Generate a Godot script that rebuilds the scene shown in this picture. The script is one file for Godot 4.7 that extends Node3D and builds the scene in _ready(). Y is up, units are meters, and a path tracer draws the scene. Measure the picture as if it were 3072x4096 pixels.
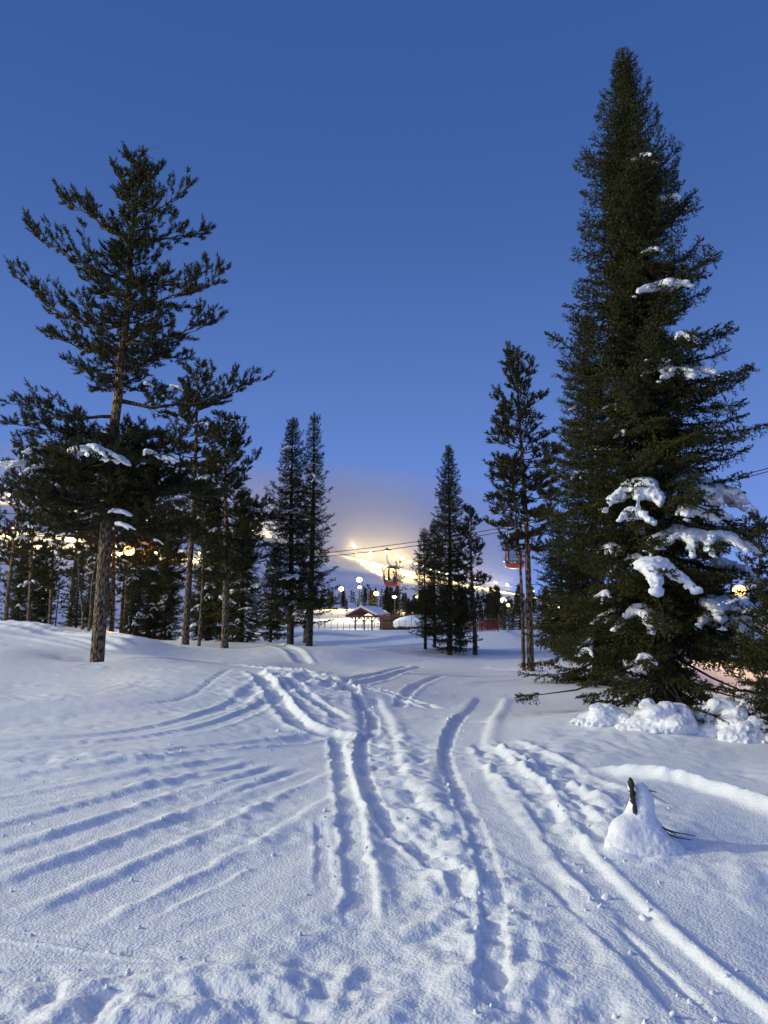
extends Node3D

const EYE := Vector3(0, 1.6, 0)
const PITCH := 8.4
var rng := RandomNumberGenerator.new()
var used := {}
var M := {}
var n_big := FastNoiseLite.new()
var n_mid := FastNoiseLite.new()
var n_fine := FastNoiseLite.new()
var ORD := ["first", "second", "third", "fourth", "fifth", "sixth", "seventh", "eighth", "ninth", "tenth", "eleventh", "twelfth", "thirteenth", "fourteenth", "fifteenth", "sixteenth", "seventeenth", "eighteenth", "nineteenth", "twentieth"]


# ---------------------------------------------------------------- mesh builder
class MB:
	var v := PackedVector3Array()
	var n := PackedVector3Array()
	var c := PackedColorArray()
	var i := PackedInt32Array()
	var col := Color.WHITE
	var use_c := false

	func vert(p: Vector3, nn: Vector3) -> int:
		v.append(p)
		n.append(nn)
		if use_c:
			c.append(col)
		return v.size() - 1

	func quad(a: Vector3, b: Vector3, cc: Vector3, d: Vector3) -> void:
		var nn := (cc - a).cross(b - a)
		nn = nn.normalized() if nn.length() > 1e-9 else Vector3.UP
		var k := vert(a, nn)
		vert(b, nn)
		vert(cc, nn)
		vert(d, nn)
		i.append_array([k, k + 1, k + 2, k, k + 2, k + 3])

	func tri(a: Vector3, b: Vector3, cc: Vector3) -> void:
		var nn := (cc - a).cross(b - a).normalized()
		var k := vert(a, nn)
		vert(b, nn)
		vert(cc, nn)
		i.append_array([k, k + 1, k + 2])

	# a box with bevelled long edges; at = centre, s = size
	func box(xf: Transform3D, s: Vector3) -> void:
		var h := s * 0.5
		var p := []
		for k in 8:
			p.append(xf * Vector3(h.x if k & 1 else -h.x, h.y if k & 2 else -h.y, h.z if k & 4 else -h.z))
		quad(p[0], p[1], p[3], p[2])
		quad(p[5], p[4], p[6], p[7])
		quad(p[4], p[0], p[2], p[6])
		quad(p[1], p[5], p[7], p[3])
		quad(p[2], p[3], p[7], p[6])
		quad(p[4], p[5], p[1], p[0])

	func bar(a: Vector3, b: Vector3, w: float, h: float) -> void:
		var z := (b - a).normalized()
		var x := z.cross(Vector3.UP)
		x = Vector3.RIGHT if x.length() < 0.05 else x.normalized()
		var y := x.cross(z)
		box(Transform3D(Basis(x, y, z), (a + b) * 0.5), Vector3(w, h, a.distance_to(b)))

	func tube(pts: PackedVector3Array, rad: PackedFloat32Array, sides: int, rough := 0.0, seed_ := 0) -> void:
		var first := v.size()
		var m := pts.size()
		for k in m:
			var t: Vector3 = (pts[mini(k + 1, m - 1)] - pts[maxi(k - 1, 0)])
			t = t.normalized() if t.length() > 1e-6 else Vector3.UP
			var x := t.cross(Vector3(0.21, 0.11, 0.97))
			x = x.normalized() if x.length() > 0.05 else Vector3.RIGHT
			var y := t.cross(x)
			for s in sides:
				var a := TAU * s / sides
				var d := x * cos(a) + y * sin(a)
				var r: float = rad[k] * (1.0 + rough * sin(float(s * 7 + k * 13 + seed_) * 2.3))
				vert(pts[k] + d * r, d)
		for k in m - 1:
			for s in sides:
				var a0 := first + k * sides + s
				var a1 := first + k * sides + (s + 1) % sides
				i.append_array([a0, a0 + sides, a1, a1, a0 + sides, a1 + sides])

	func stamp(xf: Transform3D, tv: PackedVector3Array, tn: PackedVector3Array, tc: PackedColorArray) -> void:
		v.append_array(xf * tv)
		n.append_array(Transform3D(xf.basis.orthonormalized(), Vector3.ZERO) * tn)
		c.append_array(tc)

	func mesh(m: Material) -> ArrayMesh:
		var a := []
		a.resize(Mesh.ARRAY_MAX)
		a[Mesh.ARRAY_VERTEX] = v
		a[Mesh.ARRAY_NORMAL] = n
		if c.size() == v.size() and c.size() > 0:
			a[Mesh.ARRAY_COLOR] = c
		if i.size() > 0:
			a[Mesh.ARRAY_INDEX] = i
		var out := ArrayMesh.new()
		out.add_surface_from_arrays(Mesh.PRIMITIVE_TRIANGLES, a)
		out.surface_set_material(0, m)
		return out


# ---------------------------------------------------------------- naming
func numbered(called: String) -> String:
	if not used.has(called):
		used[called] = 0
		return called
	used[called] += 1
	return "%s_%03d" % [called, used[called]]


func tag(o: Node, label: String, category: String, group := "", kind := "") -> void:
	if label:
		o.set_meta("label", label)
	if category:
		o.set_meta("category", category)
	if group:
		o.set_meta("group", group)
	if kind:
		o.set_meta("kind", kind)


func thing(called: String, at: Vector3, label: String, category: String, group := "") -> Node3D:
	var o := Node3D.new()
	o.name = numbered(called)
	o.position = at
	tag(o, label, category, group)
	add_child(o)
	return o


func part(called: String, m: Mesh, parent: Node, at := Vector3.ZERO) -> MeshInstance3D:
	var o := MeshInstance3D.new()
	o.name = called if parent != self else numbered(called)
	o.mesh = m
	o.position = at
	parent.add_child(o, true)
	return o


func lin(r: float, g: float, b: float) -> Color:
	return Color(r, g, b).linear_to_srgb()


func mat(c: Color, rough := 0.8, metal := 0.0) -> StandardMaterial3D:
	var m := StandardMaterial3D.new()
	m.albedo_color = c
	m.roughness = rough
	m.metallic = metal
	return m


func noise_tex(freq: float, size: int, octaves: int, seed_: int, ramp: Gradient = null, normal := false) -> NoiseTexture2D:
	var f := FastNoiseLite.new()
	f.noise_type = FastNoiseLite.TYPE_SIMPLEX_SMOOTH
	f.frequency = freq
	f.fractal_octaves = octaves
	f.seed = seed_
	var t := NoiseTexture2D.new()
	t.width = size
	t.height = size
	t.seamless = true
	t.noise = f
	if ramp:
		t.color_ramp = ramp
	if normal:
		t.as_normal_map = true
		t.bump_strength = 6.0
	return t


func materials() -> void:
	var snow := mat(lin(0.86, 0.88, 0.9), 0.62)
	snow.heightmap_enabled = true
	snow.heightmap_texture = noise_tex(0.035, 1024, 6, 5)
	snow.heightmap_scale = 0.5
	snow.uv1_triplanar = true
	snow.uv1_world_triplanar = true
	snow.uv1_scale = Vector3(1.1, 1.1, 1.1)
	snow.metallic_specular = 0.35
	M.snow = snow
	M.far_snow = mat(lin(0.84, 0.86, 0.88), 0.8)
	var cl := mat(lin(0.87, 0.88, 0.9), 0.6)
	cl.heightmap_enabled = true
	cl.heightmap_texture = noise_tex(0.03, 512, 4, 9)
	cl.heightmap_scale = 0.3
	cl.uv1_triplanar = true
	cl.uv1_scale = Vector3(3, 3, 3)
	M.clump = cl
	var leaf := mat(Color.WHITE, 0.75)
	leaf.vertex_color_use_as_albedo = true
	leaf.metallic_specular = 0.25
	M.needles = leaf
	var bark := mat(Color.WHITE, 0.9)
	bark.vertex_color_use_as_albedo = true
	bark.heightmap_enabled = true
	bark.heightmap_texture = noise_tex(0.04, 512, 5, 21)
	bark.heightmap_scale = 5.0
	bark.uv1_triplanar = true
	bark.uv1_scale = Vector3(1.1, 0.36, 1.1)
	var g := Gradient.new()
	g.set_color(0, Color(0.22, 0.2, 0.19))
	g.set_color(1, Color(1, 1, 1))
	g.set_offset(0, 0.36)
	g.set_offset(1, 0.6)
	bark.albedo_texture = noise_tex(0.03, 512, 5, 33, g)
	M.bark = bark
	M.dead_wood = mat(lin(0.05, 0.04, 0.032), 0.9)
	M.rope = mat(lin(0.03, 0.03, 0.035), 0.6)
	M.steel = mat(lin(0.22, 0.23, 0.25), 0.45, 0.7)
	M.dark_steel = mat(lin(0.04, 0.042, 0.05), 0.5, 0.3)
	M.post = mat(lin(0.13, 0.085, 0.05), 0.85)
	M.galvanised = mat(lin(0.16, 0.15, 0.14), 0.6, 0.3)
	M.red_paint = mat(lin(0.42, 0.018, 0.02), 0.3)
	M.red_paint.clearcoat_enabled = true
	M.red_paint.clearcoat = 0.6
	M.red_wood = mat(lin(0.17, 0.045, 0.032), 0.85)
	M.brown_wood = mat(lin(0.16, 0.085, 0.045), 0.85)
	M.dark_wood = mat(lin(0.06, 0.035, 0.025), 0.85)
	M.stone = mat(lin(0.1, 0.095, 0.09), 0.9)
	M.net = mat(lin(0.2, 0.025, 0.015), 0.8)
	M.white = mat(lin(0.7, 0.7, 0.7), 0.5)
	var gl := StandardMaterial3D.new()
	gl.albedo_color = Color(0.05, 0.06, 0.08, 0.3)
	gl.transparency = BaseMaterial3D.TRANSPARENCY_ALPHA
	gl.roughness = 0.05
	M.glass = gl
	M.cloth_dark = mat(lin(0.02, 0.02, 0.035), 0.85)
	M.cloth_blue = mat(lin(0.03, 0.05, 0.14), 0.85)
	M.cloth_red = mat(lin(0.12, 0.02, 0.04), 0.85)
	M.skin = mat(lin(0.42, 0.26, 0.18), 0.6)
	M.helmet = mat(lin(0.03, 0.03, 0.03), 0.35)
	for e in [["lamp_yellow", Color(1.0, 0.9, 0.55), 12.0], ["lamp_white", Color(1.0, 0.97, 0.86), 12.0], ["lamp_orange", Color(1.0, 0.72, 0.34), 14.0]]:
		var m := mat(Color(0.9, 0.9, 0.85), 0.4)
		m.emission_enabled = true
		m.emission = e[1]
		m.emission_energy_multiplier = e[2]
		M[e[0]] = m


# ---------------------------------------------------------------- the land
var CP := PackedFloat32Array([0, -1, 0, -3, -3, 0, 3, -3, 0, 0, -5, 0, -4, -6, .05, 3, -6, .05, 0, -9, 0, -4, -9, .15, 3.5, -9.5, .05, .5, -13, 0, -2, -11, .2, -5, -12, .4, -2.2, -14.5, .5, -4, -14.5, .55, -.5, -14, .24, 2, -14, .02, 4.3, -11.2, .05, 7, -12, .05, 8, -8, 0,
	-6.5, -16.5, .67, -9, -16, .9, -11.8, -22, 1.5, -8.6, -22, 1.1, -12, -12, 1.0, -8, -11, .6, -6.8, -25, .7, -5.3, -24, .6, -3.2, -25, .74, -2.5, -24.5, .68, -4, -20, .35, -1.5, -20, .12, .5, -22, .1, 0, -28, .25, 2.5, -28, .08, 3.5, -28, .12, 1.7, -29.5, .36, 4, -20, .1, 7, -20, .15, 10, -20, .2, 4.7, -16, .15,
	-15, -30, 1.2, -8, -32, .5, 0, -34, .15, 6, -34, .1, 12, -30, .2, -14, -4, .6, 12, -3, 0, -8, 3, .2, 8, 5, 0, 0, 8, 0, -25, -15, 1.6, 22, -18, .2])

# ski and sledge tracks: [half width, depth, ridge on the one side, ridge on the other, roughness, points x z x z ...]
var TRACKS := [
	[.24, .07, .03, .03, .1, [-0.34, -13.53, -0.12, -10.66, -0.07, -9.23, 0.00, -7.35, 0.15, -5.96, 0.22, -5.09, 0.28, -4.50, 0.32, -4.00]],
	[.27, .055, .02, .04, .15, [2.17, -14.85, 1.31, -10.86, 0.95, -8.89, 0.79, -6.97, 0.83, -5.57, 0.83, -4.64, 0.80, -4.00, 0.70, -3.09, .6, -2]],
	[.07, .06, .035, .0, .5, [1.30, -12.02, 0.77, -9.21, 0.69, -7.15, 0.70, -5.59, 0.66, -4.66, 0.58, -4.00, 0.43, -3.09]],
	[.08, .06, .06, .02, .6, [-0.84, -15.03, -0.30, -12.17, -0.14, -10.10, -0.28, -9.51, -0.2, -7.35, 0.0, -5.96, 0.3, -5.09, 0.45, -4.66, .5, -4.2]],
	[.09, .07, .05, .05, .7, [-0.62, -9.71, -0.38, -7.15, -0.24, -5.71, -0.16, -4.66, -.1, -3.9]],
	[.05, .03, .03, .02, .6, [-0.53, -6.08, -0.41, -5.09, -0.34, -4.30]],
	[.12, .085, .0, .075, .35, [1.31, -6.58, 1.29, -5.77, 1.27, -4.86, 1.33, -3.98, 1.40, -3.37, 1.47, -2.97, 1.55, -2.3]],
	[.09, .05, .02, .03, .4, [0.98, -4.99, 1.10, -4.28, 1.22, -3.49, 1.26, -3.0, 1.3, -2.3]],
	[.14, .05, .06, .08, .7, [1.25, -9.47, 1.28, -7.31, 1.44, -6.28, 1.57, -5.41, 1.8, -4.9]],
	[.16, .05, .07, .05, .7, [1.49, -9.43, 1.80, -7.95, 1.98, -6.88, 2.2, -5.9]],
	[.12, .05, .06, .04, .7, [1.60, -7.97, 1.67, -6.26, 1.67, -5.51]],
	[.26, .0, .0, .34, .15, [1.9, -7.5, 2.46, -7.04, 2.67, -6.60, 2.78, -6.13, 2.89, -5.51, 3.1, -4.6]],
	[.15, .06, .03, .02, .2, [-4.75, -8.50, -3.58, -9.03, -2.67, -10.34, -2.26, -13.16, -2.2, -15]],
	[.15, .06, .03, .03, .2, [-4.52, -8.10, -3.16, -8.67, -2.19, -9.91, -1.83, -12.57, -1.37, -15.40]],
	[.12, .04, .05, .02, .7, [-4.26, -7.64, -2.67, -8.04, -1.32, -9.12, -0.62, -9.85]],
	[.2, .05, .04, .03, .4, [-3.77, -6.80, -2.73, -7.52, -1.65, -8.47]],
	[.2, .05, .04, .03, .4, [-3.34, -6.05, -2.34, -7.08, -1.41, -8.05]],
	[.2, .05, .03, .04, .35, [-2.90, -5.28, -2.25, -6.25, -1.16, -8.05]],
	[.2, .05, .03, .05, .3, [-2.55, -4.68, -1.93, -5.89, -0.90, -8.00]],
	[.2, .05, .03, .05, .3, [-2.25, -4.16, -1.62, -5.47, -0.69, -7.89]],
	[.2, .05, .03, .03, .4, [-1.81, -3.87, -1.22, -5.21, -0.49, -7.23]],
	[.09, .03, .03, .03, .6, [-1.40, -3.98, -0.84, -5.09]],
	[.08, .025, .02, .03, .6, [-1.14, -3.77, -0.63, -4.30]],
	[.05, .02, .05, .0, .3, [-2.6, -4.08, -1.97, -3.92, -1.44, -3.77, -0.87, -3.61]],
	[.07, .025, .02, .03, .7, [-1.91, -3.49, -1.31, -3.47, -0.85, -3.45]],
	[.15, .1, .05, .11, .4, [-2.72, -14.98, -1.79, -12.27, -1.22, -10.20, -0.67, -9.71, -0.18, -9.53]],
	[.12, .07, .05, .03, .5, [-2.14, -14.60, -1.07, -12.10, -0.59, -10.47]],
	[.12, .06, .05, .04, .3, [-1.19, -13.48, -0.31, -16.63, 0.71, -22.01]],
	[.12, .06, .04, .05, .3, [-0.92, -13.20, 0.01, -16.33, 1.13, -21.97]],
	[.12, .06, .09, .04, .6, [-0.91, -14.33, 0.18, -13.84, 1.05, -12.71]],
	[.1, .05, .04, .04, .4, [0.24, -12.58, 0.70, -15.58, 1.49, -17.90]],
	[.3, .04, .04, .05, .2, [1.75, -16.09, 3.97, -16.81, 5.37, -14.81]],
	[.3, .05, .05, .05, .2, [2.50, -21.73, 4.57, -19.35, 5.79, -17.46]],
	[.25, .09, .05, .06, .2, [-3.9, -25.16, -2.9, -23, -2.30, -21.21]],
	[.16, .11, .1, .06, .5, [-3.53, -17, -2.48, -16.20, -1.64, -15.13, -0.82, -14.39, -0.59, -13.39]],
	[.42, .12, .07, .07, .0, [-13, -21.2, -10, -21, -7.3, -19.8]],
	[.42, .12, .07, .07, .0, [-13, -20.0, -9.8, -20.1, -7.2, -19.0]],
	[.42, .12, .07, .07, .0, [-13, -22.6, -10, -22, -7.4, -20.9]],
	[.06, .03, .01, .01, .2, [-3.73, -11.13, -3.17, -12.18, -3.23, -15.38]],
]
var seg := []
var seg_grid := {}


func prepare_tracks() -> void:
	for t in TRACKS.size():
		var tr: Array = TRACKS[t]
		var p: Array = tr[5]
		var pts := PackedVector2Array()
		# smooth the line with a Catmull-Rom curve
		var c := []
		for k in p.size() / 2:
			c.append(Vector2(p[2 * k], p[2 * k + 1]))
		for k in c.size() - 1:
			var a: Vector2 = c[maxi(k - 1, 0)]
			var b: Vector2 = c[k]
			var d: Vector2 = c[k + 1]
			var e: Vector2 = c[mini(k + 2, c.size() - 1)]
			for s in 4:
				pts.append(b.cubic_interpolate(d, a, e, s / 4.0))
		pts.append(c[-1])
		var along := 0.0
		var total := 0.0
		for k in pts.size() - 1:
			total += pts[k].distance_to(pts[k + 1])
		for k in pts.size() - 1:
			var a := pts[k]
			var b := pts[k + 1]
			seg.append([a, b, t, along, total])
			along += a.distance_to(b)
			var reach: float = tr[0] * 2.6
			for gx in range(floori((minf(a.x, b.x) - reach) / 0.5), floori((maxf(a.x, b.x) + reach) / 0.5) + 1):
				for gz in range(floori((minf(a.y, b.y) - reach) / 0.5), floori((maxf(a.y, b.y) + reach) / 0.5) + 1):
					var key := Vector2i(gx, gz)
					if not seg_grid.has(key):
						seg_grid[key] = PackedInt32Array()
					seg_grid[key].append(seg.size() - 1)


func track_height(x: float, z: float) -> float:
	var key := Vector2i(floori(x / 0.5), floori(z / 0.5))
	if not seg_grid.has(key):
		return 0.0
	var list: PackedInt32Array = seg_grid[key]
	var best := {}
	var p := Vector2(x, z)
	for si in list:
		var s: Array = seg[si]
		var a: Vector2 = s[0]
		var ab: Vector2 = s[1] - a
		var l2 := ab.length_squared()
		var f := clampf((p - a).dot(ab) / maxf(l2, 1e-9), 0.0, 1.0)
		var d := p.distance_to(a + ab * f)
		var t: int = s[2]
		if not best.has(t) or d < best[t][0]:
			best[t] = [d, signf(ab.cross(p - a)), s[3] + f * sqrt(l2), s[4]]
	var h := 0.0
	for t in best:
		var tr: Array = TRACKS[t]
		var b: Array = best[t]
		var along: float = b[2]
		var ends := smoothstep(0.0, 0.5, along) * smoothstep(0.0, 0.5, b[3] - along)
		var w: float = tr[0]
		var wob: float = tr[4]
		var nz := n_mid.get_noise_2d(x * 9.0 + t * 31.0, z * 9.0)
		var nz2 := n_fine.get_noise_2d(x * 14.0, z * 14.0 + t * 17.0)
		var q: float = (b[0] + w * wob * 0.55 * nz + w * wob * 0.25 * nz2) / w
		var groove := 1.0 - smoothstep(0.75, 1.08, q)
		var side: float = tr[2] if b[1] > 0 else tr[3]
		var rq := (q - 1.3) / 0.3
		var lip: float = side * exp(-rq * rq) * (1.0 + wob * 1.3 * nz2 + wob * 0.8 * nz)
		h += ends * (-tr[1] * groove + lip)
	return h * lerpf(0.24, 0.55, smoothstep(4.0, 14.0, p.length()))


func far_elevation(t: float) -> float:
	# how high the skyline of the fell stands, as a slope, by direction t = x / depth
	var k := [[-2.0, 0.2], [-0.9, 0.19], [-0.535, 0.162], [-0.187, 0.116], [-0.051, 0.084], [0.11, 0.049], [0.213, 0.026], [0.27, 0.018], [0.6, 0.016], [2.0, 0.016]]
	for a in k.size() - 1:
		if t <= k[a + 1][0]:
			var f: float = clampf((t - k[a][0]) / (k[a + 1][0] - k[a][0]), 0, 1)
			return lerpf(k[a][1], k[a + 1][1], f)
	return 0.016


func far_height(x: float, z: float) -> float:
	var r := -z
	if r < 60.0:
		return -0.4
	var el := lerpf(-0.018, 0.012, smoothstep(98.0, 185.0, r))
	el = lerpf(el, far_elevation(x / r), smoothstep(150.0, 730.0, r))
	if r > 740.0:
		el -= (r - 740.0) * 0.0004
	return 1.6 + el * r + n_big.get_noise_2d(x * 0.6, z * 0.6) * 0.004 * maxf(r - 100.0, 0.0)


func base_height(x: float, z: float) -> float:
	var h := 0.0
	if z > -62.0:
		var sw := 0.0
		var sh := 0.0
		for k in range(0, CP.size(), 3):
			var dx := CP[k] - x
			var dz := CP[k + 1] - z
			var w := 1.0 / (dx * dx + dz * dz + 1.2)
			w *= w
			sw += w
			sh += w * CP[k + 2]
		h = sh / sw
		# the snow bank, with its steep back
		var along := smoothstep(-9.0, -5.0, x) * (1.0 - smoothstep(6.6, 10.5, x))
		var front := smoothstep(-34.0, -39.5, z)
		h = lerpf(h, lerpf(-0.35, 0.74 + 0.05 * sin(x * 1.3), along), front)
		h = lerpf(h, -0.4, smoothstep(-41.0, -48.0, z))
		h += n_big.get_noise_2d(x * 5.0, z * 5.0) * 0.1 * smoothstep(4.0, 14.0, -z) * (1.0 - smoothstep(28.0, 38.0, -z))
		# wells round the trunks
		for w in [Vector3(-6.54, -16.5, 0.16)]:
			var d2: float = (x - w.x) * (x - w.x) + (z - w.y) * (z - w.y)
			h -= w.z * exp(-d2 / 0.45)
		# raised skirt of snow below the big spruce
		var sx := (x - 3.9) / 1.7
		var sz := (z + 10.4) / 0.9
		h += 0.26 * exp(-sx * sx - sz * sz)
	if z < -50.0:
		h = lerpf(h, far_height(x, z), smoothstep(-50.0, -62.0, z)) if z > -62.0 else far_height(x, z)
	return h


func ground(x: float, z: float) -> float:
	return base_height(x, z)


func fine_height(x: float, z: float) -> float:
	var r := sqrt(x * x + z * z)
	if r > 50.0:
		return 0.0
	var h := track_height(x, z)
	var rough := clampf(n_mid.get_noise_2d(x * 1.7 + 50.0, z * 1.7) * 1.6 + 0.15, 0.0, 1.0)
	# churned strip between the two channels, and trampled snow in the near corner
	var strip := exp(-pow((x - 0.45 - 0.1 * (z + 5.0)) / 0.34, 2.0)) * smoothstep(-12.0, -9.0, z)
	strip = maxf(strip, smoothstep(-3.75, -3.4, z + x * 0.12) * (1.0 - smoothstep(-0.4, 0.3, x)) * 0.9)
	strip = maxf(strip, exp(-pow((x - 1.65) / 0.45, 2.0)) * smoothstep(-9.5, -8.5, z) * (1.0 - smoothstep(-5.2, -4.6, z)))
	strip = maxf(strip, exp(-pow((x + 1.6) / 1.3, 2.0) - pow((z + 13.5) / 2.5, 2.0)) * 0.8)
	var lump := n_mid.get_noise_2d(x * 5.0, z * 5.0)
	var small := n_fine.get_noise_2d(x * 12.0, z * 12.0)
	h += strip * (0.05 * absf(lump) * 1.6 + 0.022 * small)
	h += 0.012 * small * (0.25 + rough) + 0.02 * lump * rough
	h += 0.006 * n_fine.get_noise_2d(x * 30.0, z * 30.0) * (0.5 + strip)
	# broad drifts and hollows on the untracked right side
	h += 0.09 * n_mid.get_noise_2d(x * 1.1 + 7.0, (z + x * 0.4) * 1.9) * smoothstep(1.3, 2.4, x) * (1.0 - smoothstep(8.0, 11.0, -z))
	# long soft wind furrows
	h += 0.014 * n_mid.get_noise_2d((x * 0.85 + z * 0.5) * 5.0, (z * 0.85 - x * 0.5) * 1.2) * (1.0 - smoothstep(9.0, 16.0, r))
	return h


func build_ground() -> void:
	prepare_tracks()
	# a sheet of rings round the viewpoint: fine where it is looked at, coarse behind
	var ang := PackedFloat32Array()
	var a := -PI
	while a < PI - 0.0001:
		ang.append(a)
		var f := absf(a)
		a += 0.0036 if f < 0.6 else (0.012 if f < 0.85 else (0.06 if f < 1.4 else 0.14))
	var rad := PackedFloat32Array([0.4, 0.9, 1.4, 1.8])
	var r := 2.1
	while r < 116.0:
		rad.append(r)
		r += (0.0042 if r > 7.0 and r < 24.0 else 0.0062) * r * pow(maxf(r, 2.5) / 3.0, 0.3) if r < 45.0 else r * 0.05
	var nc := ang.size()
	var nr := rad.size()
	var pos := PackedVector3Array()
	pos.resize(nc * nr)
	for j in nr:
		for k in nc:
			var x := sin(ang[k]) * rad[j]
			var z := -cos(ang[k]) * rad[j]
			var h := base_height(x, z)
			if rad[j] > 1.9:
				h += fine_height(x, z)
			pos[j * nc + k] = Vector3(x, h, z)
	var mb := MB.new()
	mb.v = pos
	mb.n.resize(nc * nr)
	for j in nr:
		for k in nc:
			var dx := pos[j * nc + (k + 1) % nc] - pos[j * nc + (k + nc - 1) % nc]
			var dz := pos[mini(j + 1, nr - 1) * nc + k] - pos[maxi(j - 1, 0) * nc + k]
			var nn := dx.cross(dz)
			mb.n[j * nc + k] = (nn if nn.y > 0 else -nn).normalized()
	var idx := PackedInt32Array()
	idx.resize((nr - 1) * nc * 6)
	var w := 0
	for j in nr - 1:
		for k in nc:
			var p0 := j * nc + k
			var p1 := j * nc + (k + 1) % nc
			idx[w] = p0
			idx[w + 1] = p0 + nc
			idx[w + 2] = p1
			idx[w + 3] = p1
			idx[w + 4] = p0 + nc
			idx[w + 5] = p1 + nc
			w += 6
	mb.v.append(Vector3(0, base_height(0, 0), 0))
	mb.n.append(Vector3.UP)
	for k in nc:
		idx.append_array([nc * nr, k, (k + 1) % nc])
	mb.i = idx
	var o := part("snow_ground", mb.mesh(M.snow), self)
	tag(o, "trodden blue-white snow with ski and sledge tracks", "", "", "structure")


func build_fell() -> void:
	var mb := MB.new()
	var ts := PackedFloat32Array()
	var t := -1.3
	while t < 1.3:
		ts.append(t)
		t += 0.008 if absf(t) < 0.6 else 0.03
	var rs := PackedFloat32Array()
	var r := 108.0
	while r < 900.0:
		rs.append(r)
		r += 5.0 if r < 760.0 else 12.0
	for rr in rs:
		for tt in ts:
			mb.v.append(Vector3(tt * rr, far_height(tt * rr, -rr) + (0.05 if rr > 112.0 else -0.6), -rr))
	var nc := ts.size()
	var nr := rs.size()
	mb.n.resize(nc * nr)
	for j in nr:
		for k in nc:
			var dx := mb.v[j * nc + mini(k + 1, nc - 1)] - mb.v[j * nc + maxi(k - 1, 0)]
			var dz := mb.v[mini(j + 1, nr - 1) * nc + k] - mb.v[maxi(j - 1, 0) * nc + k]
			var nn := dx.cross(dz)
			mb.n[j * nc + k] = (nn if nn.y > 0 else -nn).normalized()
	for j in nr - 1:
		for k in nc - 1:
			var p0 := j * nc + k
			mb.i.append_array([p0, p0 + nc, p0 + 1, p0 + 1, p0 + nc, p0 + nc + 1])
	var o := part("fell_slope", mb.mesh(M.far_snow), self)
	tag(o, "snowy fell with the floodlit piste behind the wood", "", "", "structure")


# ---------------------------------------------------------------- lumps of snow: a field meshed as surface nets
func nets(lo: Vector3, hi: Vector3, cell: float, balls: Array, k: float, m: Material, rough := 0.0, floor_y := -1e9) -> ArrayMesh:
	var nx := int((hi.x - lo.x) / cell) + 2
	var ny := int((hi.y - lo.y) / cell) + 2
	var nz := int((hi.z - lo.z) / cell) + 2
	var val := PackedFloat32Array()
	val.resize(nx * ny * nz)
	var w := 0
	for z in nz:
		for y in ny:
			for x in nx:
				var p := lo + Vector3(x, y, z) * cell
				var d := 1e9
				for b in balls:
					var rv: Vector3 = b[1]
					var q: Vector3 = (p - b[0]) / rv
					var e := (q.length() - 1.0) * minf(rv.x, minf(rv.y, rv.z))
					var hh := maxf(k - absf(d - e), 0.0) / k
					d = minf(d, e) - hh * hh * k * 0.25
				if rough > 0.0:
					d += rough * n_fine.get_noise_3d(p.x * 40.0, p.y * 40.0, p.z * 40.0) * 1.4
				val[w] = d
				w += 1
	var mb := MB.new()
	var id := PackedInt32Array()
	id.resize(nx * ny * nz)
	id.fill(-1)
	var off := [0, 1, nx, nx + 1, nx * ny, nx * ny + 1, nx * ny + nx, nx * ny + nx + 1]
	for z in nz - 1:
		for y in ny - 1:
			for x in nx - 1:
				var at := x + nx * (y + ny * z)
				var c := 0
				for o in 8:
					if val[at + off[o]] < 0.0:
						c += 1
				if c == 0 or c == 8:
					continue
				var s := Vector3.ZERO
				var cnt := 0
				for e in [[0, 1], [2, 3], [4, 5], [6, 7], [0, 2], [1, 3], [4, 6], [5, 7], [0, 4], [1, 5], [2, 6], [3, 7]]:
					var va := val[at + off[e[0]]]
					var vb := val[at + off[e[1]]]
					if (va < 0.0) != (vb < 0.0):
						var f := va / (va - vb)
						var ca := Vector3(e[0] & 1, (e[0] >> 1) & 1, (e[0] >> 2) & 1)
						var cb := Vector3(e[1] & 1, (e[1] >> 1) & 1, (e[1] >> 2) & 1)
						s += ca.lerp(cb, f)
						cnt += 1
				var g := Vector3(val[at + off[1]] + val[at + off[3]] + val[at + off[5]] + val[at + off[7]] - val[at] - val[at + off[2]] - val[at + off[4]] - val[at + off[6]],
					val[at + off[2]] + val[at + off[3]] + val[at + off[6]] + val[at + off[7]] - val[at] - val[at + off[1]] - val[at + off[4]] - val[at + off[5]],
					val[at + off[4]] + val[at + off[5]] + val[at + off[6]] + val[at + off[7]] - val[at] - val[at + off[1]] - val[at + off[2]] - val[at + off[3]])
				id[at] = mb.vert(lo + (Vector3(x, y, z) + s / cnt) * cell, g.normalized())
	var sx := 1
	var sy := nx
	var sz := nx * ny
	for z in range(1, nz - 1):
		for y in range(1, ny - 1):
			for x in range(1, nx - 1):
				var at := x + nx * (y + ny * z)
				var inside := val[at] < 0.0
				for axis in 3:
					var st: int = [sx, sy, sz][axis]
					if inside == (val[at + st] < 0.0):
						continue
					var u: int = [sy, sz, sx][axis]
					var v: int = [sz, sx, sy][axis]
					var q := [id[at - u - v], id[at - v], id[at], id[at - u]]
					if q.min() < 0:
						continue
					if inside:
						mb.i.append_array([q[0], q[2], q[1], q[0], q[3], q[2]])
					else:
						mb.i.append_array([q[0], q[1], q[2], q[0], q[2], q[3]])
	return mb.mesh(m)


var clumps := []


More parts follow.
